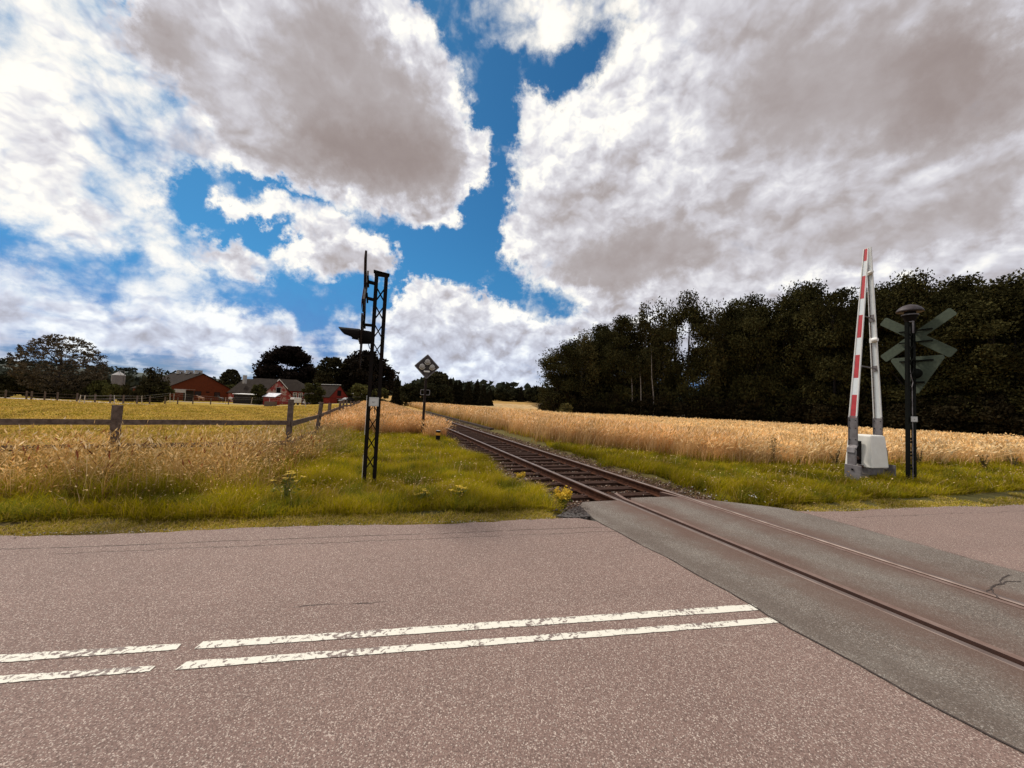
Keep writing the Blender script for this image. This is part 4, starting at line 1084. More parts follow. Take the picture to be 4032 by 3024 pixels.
for z, k in ((3.90, 1.0), (5.78, .75)):
    t = (z - Zb) / (Zt - Zb); x = .53 - .465 * t
    g = G(); g.sphere((x - .06, -.06, z), .075 * k, (1, 1.25, .95), 10, 7); g.box((x - .03, .02, z), (.05 * k, .10 * k, .13 * k)); g.tube((x - .09, -.09, z), (x - .09, -.145, z), .055 * k, .05 * k, 8)
    g.build('boom_lamp', m_white, bar)

# ------------------------------------------------------------------ diamond signal, marker post
D1 = at(1662, 1722, -.1); D1.z = float(Zg(D1.x, D1.y))
dia = empty('diamond_signal', D1, TANG * .9, 'dark diamond board with three round lamps on a leaning brown pole', 'railway signal')
dia.rotation_euler = (0, R(.7), dia.rotation_euler[2])
g = G(); g.box((0, 0, 1.38), (.115, .11, 2.9)); g.build('pole', m_black2, dia, bevel=.008)
zc_ = 3.27; hd = .56
g = G(); M = frame((0, -.12, zc_), (1, 0, 0), (0, 0, 1)); g.prism([(-hd, 0), (0, -hd), (hd, 0), (0, hd)], .03, M); g.build('board', M_('dark_brown_board', (.05, .036, .034), .6, c2=(.03, .022, .02)), dia)
g = G()
for a, b in (((-hd, 0), (0, -hd)), ((0, -hd), (hd, 0)), ((hd, 0), (0, hd)), ((0, hd), (-hd, 0))): g.beam((a[0], -.125, zc_ + a[1]), (b[0], -.125, zc_ + b[1]), .04, .022)
g.build('board_rim', m_galv, dia)
for (u, v) in ((0.01, .22), (-.225, -.015), (.235, -.015)):
    g = G(); g.tube((u, -.13, zc_ + v), (u, -.27, zc_ + v), .125, .115, 18); g.sphere((u, -.27, zc_ + v), .113, (1, .4, 1), 14, 8); o = g.build('lamp', m_pale, dia, bevel=.004)
    g = G(); g.bm.faces
    n = 20; pr = []
    for k in range(n + 1):
        a = R(195) + R(150) * k / n; pr.append((u + .135 * math.cos(a), -.215, zc_ + v + .135 * math.sin(a)))
    g.path(pr, .016, 6); g.build('lamp_rim', m_white, o)
    g = G(); g.box((u, -.2, zc_ + v + .135), (.05, .06, .04)); g.build('lamp_hinge', m_galv, o)
g = G(); g.box((.0, -.17, zc_ - .235), (.27, .06, .075)); g.build('junction_box', m_white, dia, bevel=.01)
g = G()
for x in (-.09, -.03, .03, .09): g.path([(x, -.17, zc_ - .27), (x * .5, -.15, zc_ - .42), (x * .3, -.09, zc_ - .56)], .011)
g.build('conduit', m_galv, dia)
g = G()
for e in (-1, 1): g.beam((e * .42, -.09, zc_ - .02), (0, -.075, zc_ - .53), .045, .02)
g.build('board_bracket', m_galv, dia)
for e in (-1, 1): g = G(); g.path([(e * .05, -.06, 2.17), (e * .19, -.06, 2.17), (e * .21, -.06, 2.14), (e * .21, -.06, 1.97), (e * .19, -.06, 1.94), (e * .05, -.06, 1.94)], .016, 8); g.build('climbing_handle', m_galv, dia)
E1 = at(1723, 1752, -.1); E1.z = float(Zg(E1.x, E1.y))
bol = empty('marker_post', E1, 0, 'short black marker post with one yellow band beside the track', 'marker post')
g = G(); g.lathe((0, 0, .13), [(.085, 0), (.088, .02), (.088, .37), (.08, .385)], 18); g.build('body', m_dark, bol)
g = G(); g.lathe((0, 0, .33), [(.0895, 0), (.0905, .002), (.0905, .105), (.0895, .107)], 18); g.build('yellow_band', m_yel, bol)
g = G(); g.lathe((0, 0, .512), [(.082, 0), (.082, .012), (.02, .016)], 18); g.build('pale_top', m_plate, bol)
g = G(); g.tube((0, 0, -.1), (0, 0, .14), .022, .022, 8); g.build('stake', m_dark, bol)

# ------------------------------------------------------------------ paddock fence by the road and the track
fence = empty('paddock_fence', (FC.x, FC.y, 0), 0, 'weathered wooden paddock fence turning the corner to follow the track', 'fence')
def loc(P): return Vector(P) - Vector((FC.x, FC.y, 0))
def gz(P): return float(Zg(P[0], P[1]))
def fpost(P, top, w, lean=(0, 0), seg=10):
    g = G(); z0 = gz(P) - .3; a = loc((P[0], P[1], z0)); b = loc((P[0] + lean[0], P[1] + lean[1], top))
    vs = g.tube(a, b, w * .54, w * .5, seg)
    for v in vs: v.co += Vector((random.uniform(-.004, .004), random.uniform(-.004, .004), random.uniform(-.006, .006)))
    return g.build('post', m_fwood, fence)
def plank(pts, h, th, seed, name='rail'):
    g = G(); r2 = random.Random(seed); n = 0; L = []
    for a, b in zip(pts, pts[1:]):
        for k in range(8): L.append(Vector(a).lerp(Vector(b), k / 8) + Vector((0, 0, r2.uniform(-.004, .004))))
    L.append(Vector(pts[-1])); rg = []
    for i, p in enumerate(L):
        d = (L[min(i + 1, len(L) - 1)] - L[max(i - 1, 0)]); s_ = Vector((d.y, -d.x, 0)).normalized() * th / 2; hh = h * r2.uniform(.95, 1.03)
        q = loc(p); rg.append([g.bm.verts.new(q + s_), g.bm.verts.new(q - s_), g.bm.verts.new(q - s_ - Vector((0, 0, hh))), g.bm.verts.new(q + s_ - Vector((0, 0, hh)))])
    for a, b in zip(rg, rg[1:]):
        for k in range(4): g.bm.faces.new((a[k], a[(k + 1) % 4], b[(k + 1) % 4], b[k]))
    g.bm.faces.new(rg[0]); g.bm.faces.new(rg[-1][::-1])
    return g.build(name, m_fwood, fence)
lp = at(437, 1654, .95); dl = -(fdir)
fpost((lp.x + .02, lp.y + .09, 0), dep(437, 1594, lp.y + .09).z, .175)
fpost((FC.x, FC.y, 0), dep(1141, 1573, FC.y).z, .14)
far_l = FC + fdir * 9.5
fpost((far_l.x, far_l.y, 0), 1.3, .16)
off_ = Vector((fdir.y, -fdir.x, 0)) * -.10
off_ = Vector((.06, -.08, 0))
plank([far_l + off_ + Vector((0, 0, .97)), Vector((lp.x, lp.y, .965)) , FC + off_ * .9 + Vector((0, 0, .985))], .115, .03, 1)
plank([far_l + off_ + Vector((0, 0, .47)), Vector((lp.x, lp.y, .46)), FC + off_ * .9 + Vector((0, 0, .46))], .105, .03, 2)
# along the track: posts lean, the boards sag
tp = [(1250, 1583), (1294, 1587), (1339, 1577), (1352, 1574)]
px_r = [(1253, 1632), (1297, 1614.5), (1334, 1601), (1352, 1594)]
tops = [Vector((FC.x, FC.y, .975)) + off_ * .9 + Vector((.03, .02, 0))]
nf = NFENCE
k = 0
for (xa, ya), (xb, yb) in zip(tp, px_r):
    # where the pixel column crosses the fence line n = nf
    d = ray(xb, yb); q = d.x * nV.x + d.y * nV.y; t = nf / q; P = Vector((0, 0, CAMH)) + d * t
    top = dep(xa, ya, P.y)
    fpost((P.x - .06, P.y, 0), top.z, .15 if k < 2 else .13, lean=(.16 if k in (0, 2) else .07, 0))
    tops.append(Vector((P.x + .05, P.y - .02, P.z))); k += 1
E0 = tops[-1].copy()
s0, n0 = to_sn(E0.x, E0.y); zz = E0.z
for j in range(1, 9):
    s1 = s0 + 4.3 * j; P = SN(s1, nf); z = .95 + .02 * math.sin(j * 2.1)
    fpost((P.x - .05, P.y, 0), z + random.uniform(.12, .4), .12, lean=(random.uniform(-.06, .1), 0))
    tops.append(Vector((P.x + .03, P.y, z)))
plank(tops[:5], .135, .03, 3); plank(tops[4:], .11, .03, 4)
low = [t_ - Vector((0, 0, .50 + .02 * math.sin(i))) for i, t_ in enumerate(tops)]
plank(low[:6], .11, .028, 5)

# ------------------------------------------------------------------ plants with flowers
m_plant = M_leaf('flower_plant', .2, .6)
def leaf_quads(Pn, size, col, flat=0.0, stretch=1.0):
    n = len(Pn); u = RNG.normal(0, 1, (n, 3)); u[:, 2] *= (1 - flat); u /= np.linalg.norm(u, axis=1)[:, None]
    v = np.cross(u, RNG.normal(0, 1, (n, 3)) * [1, 1, 1 - flat] + ([0, 0, 1e-3])); v /= np.linalg.norm(v, axis=1)[:, None] + 1e-9
    if flat > .9: v = np.stack([-u[:, 1], u[:, 0], 0 * u[:, 0] + .1], -1)
    s = size * RNG.uniform(.6, 1.3, n)[:, None]
    V = np.stack([Pn - u * s * stretch, Pn + v * s * .6, Pn + u * s * stretch, Pn - v * s * .6], 1).reshape(-1, 3)
    T = np.arange(n * 4).reshape(-1, 4); C = np.repeat(col, 4, 0) if len(col) == n else np.tile(col, (n * 4, 1))
    return V, T, C
def flower_plant(P, name, label, h, spread, nst, leafc, bush=False, cat='wildflower'):
    root = empty(name, P, 0, label, cat, None)
    g = G(); heads = []
    for k in range(nst):
        a = random.uniform(0, 6.28); r0 = spread * random.uniform(.2, 1); hh = h * random.uniform(.6, 1.0)
        tip = (r0 * math.cos(a), r0 * math.sin(a), hh); g.path([(0, 0, -.05), (tip[0] * .35, tip[1] * .35, hh * .55), tip], .0045, 5); heads.append(tip)
    g.build('stem', M_('plant_stem', (.12, .12, .03), .7), root)
    pts, cl = [], []
    for t in heads:
        m = 14 if not bush else 40
        for _ in range(m):
            pts.append((t[0] + random.gauss(0, .028), t[1] + random.gauss(0, .028), t[2] + random.gauss(0, .006 if not bush else .035)))
    V, T, C = leaf_quads(np.array(pts), .018, np.array([.85, .58, .05])[None] * RNG.uniform(.6, 1.1, (len(pts), 1)), flat=.95 if not bush else .3)
    np_mesh('flower_head', V, T, m_plant, C, root, quads=True)
    lp_ = []
    for t in heads:
        for _ in range(leafc):
            f = random.random() ** .7 * .9; lp_.append((t[0] * f + random.gauss(0, .035), t[1] * f + random.gauss(0, .035), max(0, t[2] * f)))
    V, T, C = leaf_quads(np.array(lp_), .026, np.array([.13, .15, .02])[None] * RNG.uniform(.6, 1.3, (len(lp_), 1)), stretch=1.4)
    np_mesh('foliage', V, T, m_plant, C, root, quads=True)
    return root
def gp(x, y, z=-.05):
    P = at(x, y, z); P.z = gz(P); return P
flower_plant(gp(1118, 1990), 'tansy_plant', 'flat yellow flower heads of a tansy by the road verge near the fence corner', .52, .26, 10, 6)
flower_plant(gp(1800, 1990), 'tansy_plant', 'yellow flowering weed in the green verge between mast and track', .34, .15, 8, 7)
flower_plant(gp(1662, 1985), 'tansy_plant', 'small yellowish weed just right of the lattice mast', .26, .12, 6, 6)
flower_plant(gp(2212, 1985), 'goldenrod_bush', 'bushy golden yellow plant growing on the ballast beside the near rail', .27, .13, 22, 10, bush=True)
flower_plant(gp(2045, 1862), 'goldenrod_bush', 'little yellow green weed on the sleepers against the near rail', .16, .1, 8, 16, bush=True)
# tall dark weeds against the corn
def weed(P, label, h=.95):
    root = empty('weed', P, 0, label, 'weed', 'dark weeds standing against the corn')
    g = G(); pts = []
    for k in range(7):
        a = random.uniform(0, 6.28); q = random.uniform(.05, .2); hh = h * random.uniform(.5, 1)
        t = (q * math.cos(a), q * math.sin(a), hh); g.path([(0, 0, -.05), (t[0] * .3, t[1] * .3, hh * .5), t], .006, 5)
        for _ in range(26):
            f = random.random(); pts.append((t[0] * f + random.gauss(0, .02), t[1] * f + random.gauss(0, .02), hh * f))
    g.build('stem', m_bark, root)
    V, T, C = leaf_quads(np.array(pts), .024, np.array([.15, .11, .035])[None] * RNG.uniform(.5, 1.3, (len(pts), 1)), stretch=1.3)
    np_mesh('foliage', V, T, m_plant, C, root, quads=True)
weed(gp(3045, 1838), 'dark branching weed at the edge of the corn left of the barrier', 1.0)
weed(gp(3292, 1845), 'thin dark weed immediately left of the barrier base', .85)
weed(gp(3622, 1845), 'pale seeding weed just behind the bell post foot', .9)
weed(gp(3875, 1852), 'small dark weed before the corn right of the bell post', .6)
weed(gp(3995, 1850), 'dark weed before the corn at the far right', .55)
# daisies in the right verge
dd = []
for (x, y) in ((2727, 1918), (2720, 1935), (2756, 1943), (2770, 1950), (2776, 1929), (2790, 1953), (2800, 1957), (2820, 1951), (2860, 1972), (2951, 1950), (2962, 1953), (2968, 1949), (2975, 1956), (2979, 1958), (3012, 1976), (3038, 1968), (3006, 1866), (3062, 1865), (3072, 1854), (3116, 1880), (3163, 1905), (3232, 1854), (3229, 1847), (3256, 1853), (3268, 1854), (3296, 1857), (3297, 1862), (3312, 1861), (3344, 1866), (3366, 1882), (3400, 1895)):
    P = at(x, y, .12)
    for _ in range(3): dd.append((P.x + random.gauss(0, .012), P.y + random.gauss(0, .012), P.z + random.gauss(0, .006)))
V, T, C = leaf_quads(np.array(dd), .016, np.array([.8, .8, .76]), flat=.95)
tag(np_mesh('daisies', V, T, m_plant, C, quads=True), kind='stuff')

# ------------------------------------------------------------------ trees
def crown(kind, H, Rr, seed, leaf=.24, dens=1.0, col=(.034, .033, .013)):
    r2 = np.random.default_rng(seed); P, W_ = [], []
    if kind == 'conifer':
        n = int(5200 * dens); z = H * (.04 + .96 * (1 - np.sqrt(r2.random(n)))); a = r2.uniform(0, 6.28, n)
        tier = .72 + .28 * np.abs(np.sin(z / H * 26 + np.sin(a * 3)))
        rr = Rr * (1 - z / H) ** .85 * tier * np.sqrt(r2.uniform(.35, 1.1, n)) + .08
        P = np.stack([rr * np.cos(a), rr * np.sin(a), z - .25 * rr], -1)
    else:
        nc = {'forest': 86, 'dome': 130, 'sparse': 1100, 'bush': 34, 'birch': 60, 'apple': 60}[kind]
        cl = []
        for _ in range(nc):
            while True:
                u = r2.uniform(-1, 1, 3)
                if u @ u <= 1: break
            q = np.linalg.norm(u) + 1e-6
            if kind in ('dome', 'bush', 'apple', 'forest'): u = u / q * q ** .45
            if kind == 'sparse': u = u / q * q ** .5
            if kind == 'forest' or kind == 'birch':
                zz = H * (.5 + .5 * u[2]); k = 1.0 if zz < H * .6 else max(.2, 1 - ((zz / H - .6) / .42) ** 2)
                rs = Rr * (.82 + .22 * math.sin(seed + zz * .9)) * k
                hv = math.hypot(u[0], u[1]) + 1e-6; rad = min(1, hv / max(.25, math.sqrt(max(0, 1 - u[2] ** 2)))); rad = rad if kind == 'forest' else rad ** .8
                c = np.array([u[0] / hv * rad * rs, u[1] / hv * rad * rs, max(.5, zz)])
            elif kind in ('dome', 'sparse'):
                c = np.array([u[0] * Rr, u[1] * Rr, H * .45 + u[2] * H * (.52 if u[2] > 0 else .36)])
            else:
                c = np.array([u[0] * Rr, u[1] * Rr, H * .48 + u[2] * H * .46])
            cl.append(c)
        cl = np.array(cl)
        cr_ = {'forest': .27, 'dome': .19, 'sparse': .045, 'bush': .3, 'birch': .22, 'apple': .22}[kind] * Rr
        m = int({'forest': 120, 'dome': 120, 'sparse': 15, 'bush': 110, 'birch': 90, 'apple': 90}[kind] * dens)
        for c in cl:
            q = np.clip(r2.normal(0, 1, (m, 3)), -1.6, 1.6) * cr_ * r2.uniform(.6, 1.25) * np.array([1, 1, .62 if kind != 'birch' else 1.5]) * .75
            if kind == 'birch': q[:, 2] -= np.abs(r2.normal(0, .9, m))
            P.append(c + q)
        P = np.concatenate(P); keep = P[:, 2] > .05; P = P[keep]
    n = len(P)
    if kind == 'conifer': cf = r2.uniform(.7, 1.3, (n, 1))
    else: cf = np.repeat(r2.uniform(.5, 1.7, nc), m)[keep][:, None]  # random tone per clump, partly standing in for highlights on the leaf masses
    c = np.array(col)[None] * r2.uniform(.6, 1.4, (n, 1)) * cf
    V, T, C = leaf_quads(P, leaf * (.7 if kind == 'sparse' else 1), c, stretch=1.0 if kind != 'birch' else 1.2)
    return V, T, C, (P if kind == 'conifer' else cl)
def trunk(H, Rr, cl, r0, mat, parent, limbs=14, lean=.02):
    g = G(); top = Vector((lean * H, 0, H * .8)); pts = [Vector((0, 0, -.4)), Vector((.01 * H, .01 * H, H * .25)), Vector((.015 * H, -.01 * H, H * .55)), top]
    rs = [r0, r0 * .8, r0 * .5, r0 * .12]
    for i in range(3): g.tube(pts[i], pts[i + 1], rs[i], rs[i + 1], 9)
    idx = np.argsort(cl[:, 2])[:: max(1, len(cl) // limbs)][:limbs]
    for i in idx:
        e = Vector(cl[i]); z = min(H * .7, max(H * .15, e.z * .6)); b = Vector((.012 * H, 0, z)); mid = b.lerp(e, .5) + Vector((0, 0, .04 * H))
        g.tube(b, mid, r0 * .28, r0 * .17, 6); g.tube(mid, e, r0 * .17, r0 * .05, 6)
    return g.build('trunk', mat, parent)
PROTO = {}
def tree(name, key, P, h, r, label, group=None, cat='tree', rz=None, **kw):
    """first of its key builds crown and trunk, later ones copy them"""
    kind = kw.get('kind', 'forest'); H0, R0 = kw.get('H', h), kw.get('R', r)
    if key not in PROTO:
        root = empty(name, (0, 0, 0), 0)
        V, T, C, cl = crown(kind, H0, R0, kw.get('seed', 1), kw.get('leaf', .24), kw.get('dens', 1), kw.get('col', (.034, .033, .013)))
        np_mesh('crown', V, T, m_leaf, C, root, quads=True)
        trunk(H0, R0, cl, kw.get('tr', .22), kw.get('bark', m_bark), root, kw.get('limbs', 12))
        PROTO[key] = (root, H0, R0); o = root
    else:
        src, H0, R0 = PROTO[key]; o = copy_tree(src)
    o.location = P; o.scale = (r / R0, r / R0, h / H0); o.rotation_euler = (0, 0, random.uniform(0, 6.28) if rz is None else rz)
    for q in ('label', 'category', 'group'):
        if q in o: del o[q]
    return tag(o, label, cat, group)
ORD = 'first second third fourth fifth sixth seventh eighth ninth tenth eleventh twelfth thirteenth fourteenth fifteenth sixteenth seventeenth eighteenth nineteenth twentieth'.split()
tx = [1183, 1200, 1240, 1290, 1340, 1400, 1440, 1500, 1530, 1590, 1640, 1700, 1800, 1880, 1920, 1960, 2000, 2070, 2100, 2150, 2190, 2300, 2500]
ty = [775, 735, 716, 700, 690, 655, 640, 640, 645, 630, 640, 615, 610, 600, 625, 590, 588, 602, 598, 596, 584, 575, 560]
def wood_at(px2212, back):
    """the point behind the wood's edge on the sight line of that column"""
    x = px2212 * 4032 / 2212; d = ray(x, 1600); best = None
    for Y in np.arange(14, 120, .5):
        X = d.x / d.y * Y
        if Y >= wood_front(X): best = (X, Y); break
    L = math.hypot(*best); X, Y = best[0] * (1 + back / L), best[1] * (1 + back / L)
    top = dep(x, np.interp(px2212, tx, ty) * 4032 / 2212, Y).z
    return X, Y, top
frow = [1212, 1256, 1300, 1345, 1388, 1432, 1482, 1532, 1580, 1632, 1690, 1748, 1806, 1866, 1912, 1965, 2030, 2095, 2150, 2205]
frow2 = frow + [2290]
for i, x in enumerate(frow2):
    X, Y, top = wood_at(x, 3.2 + 1.2 * (i % 3)); z = gz((X, Y)); h = top - z
    bir = i in (1, 4, 5, 7)
    if i < 20: lab = 'dark broadleaf tree, %s from the left end in the front row of the wood' % ORD[i]
    else: lab = 'dark broadleaf tree beyond the frame at the near end of the wood'
    if bir: lab = 'drooping birch, %s tree from the left end in the front row of the wood' % ORD[i]
    k = i % 4
    if bir: tree('birch_tree', 'birch%d' % (i % 2), (X, Y, z), h * 1.0, 2.9, lab, 'trees along the edge of the wood', kind='birch', H=14, R=3.0, seed=70 + i, leaf=.14, dens=1.9, col=(.06, .05, .018), bark=m_birch, tr=.16)
    else: tree('broadleaf_tree', 'fo%d' % k, (X, Y, z), h * (.965 + .06 * math.sin(i * 2.3)), 3.3, lab, 'trees along the edge of the wood', kind='forest', H=15, R=3.5, seed=10 + k, leaf=.14, dens=2.1, col=(.036, .032, .011))
brow = [1235, 1300, 1395, 1590, 1640, 1720, 1800, 1890, 1975, 2060, 2150, 2240]
for i, x in enumerate(brow):
    X, Y, top = wood_at(x, 9.5 + 2 * (i % 2)); z = gz((X, Y))
    tree('broadleaf_tree', 'fo%d' % ((i + 2) % 4), (X, Y, z), (top - z) * (.90 + .06 * (i % 2)), 4.2, 'dark broadleaf tree, %s from the left end in the second row of the wood' % ORD[i], 'trees standing deeper in the wood')
brow3 = [1260, 1330, 1600, 1670, 1760, 1880, 2000, 2120, 2230]
for i, x in enumerate(brow3):
    X, Y, top = wood_at(x, 17); z = gz((X, Y))
    tree('broadleaf_tree', 'fo%d' % ((i + 1) % 4), (X, Y, z), (top - z) * .84, 5.2, 'hardly visible tree, %s from the left end in the back row of the wood' % ORD[i], 'trees standing deeper in the wood')
srow = [1196, 1225, 1275, 1330, 1375, 1420, 1470, 1520, 1570, 1625, 1680, 1740, 1800, 1865, 1925, 1990, 2060, 2125, 2190]
for i, x in enumerate(srow):
    X, Y, top = wood_at(x, 1.6 + .5 * (i % 2)); z = gz((X, Y)); h = (3.4, 4.6, 2.9, 3.9)[i % 4]
    tree('undergrowth_bush', 'bu%d' % (i % 3), (X, Y, z), h, 2.3, 'dark bush at the foot of the wood, %s from its left end' % ORD[i], 'bushes at the foot of the wood', cat='bush', kind='bush', H=3.6, R=2.2, seed=40 + i, leaf=.15, dens=1.7, col=(.022, .017, .008), tr=.07, limbs=6)
P = at(2205, 1622, .6); tree('field_bush', 'fbush', (7.4, 53.5, gz((7, 53))), 2.1, .9, 'small lighter bush at the corn edge before the left end of the wood', cat='bush', kind='bush', seed=91, leaf=.12, dens=.5, col=(.10, .085, .03), tr=.04, limbs=5)
# pale birch stems showing in the wood
for i, (x, y0, y1, lab) in enumerate(((2570, 1640, 1370, 'bent pale birch trunk, right one of the pair before the dark wood'), (2520, 1640, 1400, 'straight pale birch trunk, left one of the pair before the dark wood'), (2486, 1600, 1420, 'thin pale birch stem left of the pair of birch trunks'))):
    X, Y, _ = wood_at(x * 2212 / 4032, .9)
    a, b = gz((X, Y)), dep(x, y1, Y).z
    g = G(); w = .5
    pts = [Vector((X + .1, Y, a - .2)), Vector((X + .12, Y, a + (b - a) * .3)), Vector((X - .25 * (i == 0), Y, a + (b - a) * .6)), Vector((X - .3, Y + .3, b))]
    root = empty('birch_tree', (X, Y, a), 0, lab, 'tree', 'pale birch stems before the wood')
    for p, q, r0, r1 in ((0, 1, .10, .085), (1, 2, .085, .06), (2, 3, .06, .03)): g.tube(pts[p] - Vector((X, Y, a)), pts[q] - Vector((X, Y, a)), r0, r1, 8)
    g.build('trunk', m_birch, root)
    q = []; r2 = np.random.default_rng(i)
    for k in range(16):
        c = np.array(pts[3] - Vector((X, Y, a))) + r2.normal(0, 1, 3) * [.7, .5, .5] + [0, 0, -.8 * r2.random() * 2]
        for m in range(60): q.append(c + r2.normal(0, .12, 3) + [0, 0, -abs(r2.normal(0, .7))])
    V, T, C = leaf_quads(np.array(q), .13, np.array([.055, .05, .02])[None] * r2.uniform(.6, 1.4, (len(q), 1)), stretch=1.2); np_mesh('crown', V, T, m_leaf, C, root, quads=True)

def tree_px(name, key, xc, ytop, wpx, Y, label, **kw):
    P = dep(xc, ytop, Y); z = gz((P.x, P.y)); r = wpx / 2 * Y / FPX / (1 + ((xc - 2016) / FPX) ** 2) ** .5
    return tree(name, key, (P.x, P.y, z), P.z - z, r, label, **kw)
# middle distance
DK = (.022, .019, .010)
tree_px('copper_beech', 'beech', 1140, 1362, 215, 146, 'great dark round beech standing behind the farmhouse roof', kind='dome', seed=5, leaf=.55, dens=1.5, col=(.013, .009, .007), tr=.5, limbs=10)
tree_px('broadleaf_tree', 'clA', 1312, 1398, 118, 128, 'airy lighter tree between the round beech and the big tree behind the mast', kind='dome', seed=6, leaf=.42, dens=.7, col=(.032, .027, .012), tr=.35)
tree_px('broadleaf_tree', 'clB', 1450, 1388, 200, 132, 'big dark tree directly behind the lattice mast', kind='dome', seed=7, leaf=.5, dens=1.45, col=(.016, .012, .008), tr=.4)
tree_px('broadleaf_tree', 'clC', 1385, 1418, 110, 136, 'middle dark tree of the group beside the small barn', kind='dome', seed=8, leaf=.5, dens=1.2, col=DK, tr=.35)
tree_px('broadleaf_tree', 'clC', 1225, 1440, 90, 150, 'dark tree top between the beech and the airy tree', kind='dome', seed=8)
tree_px('bush', 'shrub1', 1425, 1508, 75, 104, 'round olive green bush left of the mast near the shed', cat='bush', kind='bush', seed=21, leaf=.28, dens=1.4, col=(.075, .07, .022), tr=.1, limbs=6)
tree_px('bush', 'shrub1', 1495, 1525, 60, 104, 'olive bush right behind the lattice mast', cat='bush', kind='bush')
tree_px('apple_tree', 'app', 1240, 1500, 78, 98, 'round green apple tree between farmhouse and small barn', kind='apple', seed=22, leaf=.25, dens=1.3, col=(.055, .052, .018), tr=.14)
tree_px('apple_tree', 'app', 1022, 1506, 55, 100, 'small dark tree before the peeling red gable', kind='apple')
tree_px('apple_tree', 'app', 1395, 1520, 60, 124, 'green tree right behind the small barn gable', kind='apple')
tree_px('broadleaf_tree', 'sm', 912, 1449, 92, 140, 'loose small tree with sky showing through, right of the brown barn', kind='sparse', seed=23, leaf=.5, dens=.8, col=(.05, .045, .022), tr=.25)
tree_px('bush', 'shrub1', 912, 1510, 100, 138, 'dark bush below the loose small tree', cat='bush')
tree_px('apple_tree', 'pear', 612, 1447, 110, 84, 'ragged upright tree before the brown barn roof', kind='birch', H=6.5, R=2.5, seed=24, leaf=.22, dens=.8, col=(.04, .034, .016), tr=.16)
tree_px('apple_tree', 'app', 628, 1498, 105, 84.5, 'low spreading tree at the left corner of the brown barn', kind='apple')
tree_px('walnut_tree', 'wal', 252, 1312, 405, 78, 'wide loose tree full of sky gaps at the left of the farm', kind='sparse', seed=25, leaf=.24, dens=1.0, col=(.085, .066, .042), tr=.30, limbs=22)
for i, (x, y, w, Y, lab) in enumerate(((30, 1478, 150, 88, 'dark tree at the left edge behind the riding ground'), (120, 1472, 120, 86, 'dark low tree left under the wide loose tree'), (205, 1480, 130, 84, 'dark dense foliage below the middle of the wide loose tree'), (300, 1478, 130, 84, 'dark dense foliage under the right half of the wide loose tree'), (385, 1485, 110, 84, 'dark bush left below the silo'))):
    tree_px('hedge_tree', 'hd%d' % (i % 2), x, y, w, Y, lab, kind='dome', seed=30 + i, leaf=.34, dens=1.1, col=(.028, .025, .011), tr=.3, group='dark trees round the riding ground')
for i, (x, y, w, Y, c, lab) in enumerate(((175, 1512, 75, 78, 0, 'round green bush at the right end of the riding ground'), (225, 1525, 60, 78, 0, 'low bush beside the round green bush'), (270, 1530, 70, 77, 0, 'low dark bush behind the fence under the wide tree'), (330, 1528, 70, 77, 0, 'dark bush behind the leaning white posts'), (400, 1502, 80, 78, 1, 'lighter green bush left of the silo'), (450, 1512, 70, 77, 1, 'green bush in front of the silo'), (505, 1512, 70, 79, 0, 'dark bush right of the silo'), (545, 1520, 50, 80, 0, 'dark bush at the end wall of the brown barn'), (-30, 1520, 100, 74, 0, 'bush at the left edge before the dark trees'), (20, 1535, 50, 68, 0, 'small bush behind the fence at the left edge'))):
    tree_px('bush', 'hb%d' % (i % 2 + 2 * c), x, y, w, Y, lab, cat='bush', kind='bush', H=3.0, R=2.0, seed=50 + i, leaf=.24, dens=1.2, col=(.035, .03, .012) if not c else (.06, .058, .018), tr=.08, limbs=5, group='bushes along the farm hedge')
# trees beyond the end of the track
tree_px('conifer', 'con0', 1567, 1480, 52, 100, 'narrow dark conifer right of the big tree behind the mast', kind='conifer', seed=61, leaf=.26, dens=.9, col=DK, tr=.14)
for i, (x, y, w, Y, lab) in enumerate(((1620, 1512, 85, 96, 'clipped dark hedge tree left of the diamond signal pole'), (1675, 1506, 90, 96, 'dark round hedge tree behind the diamond signal pole'), (1735, 1512, 90, 96, 'dark round hedge tree right of the diamond signal pole'))):
    tree_px('hedge_tree', 'hg', x, y, w, Y, lab, kind='apple', H=6, R=3.2, seed=62, leaf=.3, dens=1.6, col=(.026, .025, .011), tr=.2, group='hedge trees at the end of the track')
tree_px('broadleaf_tree', 'rb', 1722, 1464, 105, 112, 'taller round tree above the hedge right of the diamond board', kind='dome', seed=63, leaf=.4, dens=1.2, col=(.033, .029, .013), tr=.3)
for i, (x, y, w) in enumerate(((1775, 1486, 46), (1812, 1496, 44), (1846, 1500, 44), (1880, 1494, 46), (1905, 1515, 44), (1795, 1500, 50), (1925, 1540, 40))):
    tree_px('conifer', 'con%d' % (1 + i % 2), x, y, w * 1.25, 103 + (i % 2) * 3, 'dark conifer, %s of the row right of the hedge, counted from the diamond signal' % ORD[i], kind='conifer', H=7, R=2.1, seed=64 + i, leaf=.26, dens=1.0, col=DK, tr=.12, group='conifers beyond the track')
for i in range(13):
    x = 1932 + i * 20; y = 1530 + 8 * math.sin(i * 1.9) - (i > 7) * 6; Y = 172 + 4 * (i % 2)
    tree_px('broadleaf_tree' if i % 3 else 'conifer', ('fb%d' % (i % 2)) if i % 3 else 'con1', x, y, 46 if i % 3 else 34, Y, 'distant tree, %s from the left in the belt beyond the far field' % ORD[i], kind='dome', H=8, R=3.0, seed=80 + i, leaf=.42, dens=.6, col=(.034, .033, .016), tr=.2, group='trees of the belt beyond the far field')
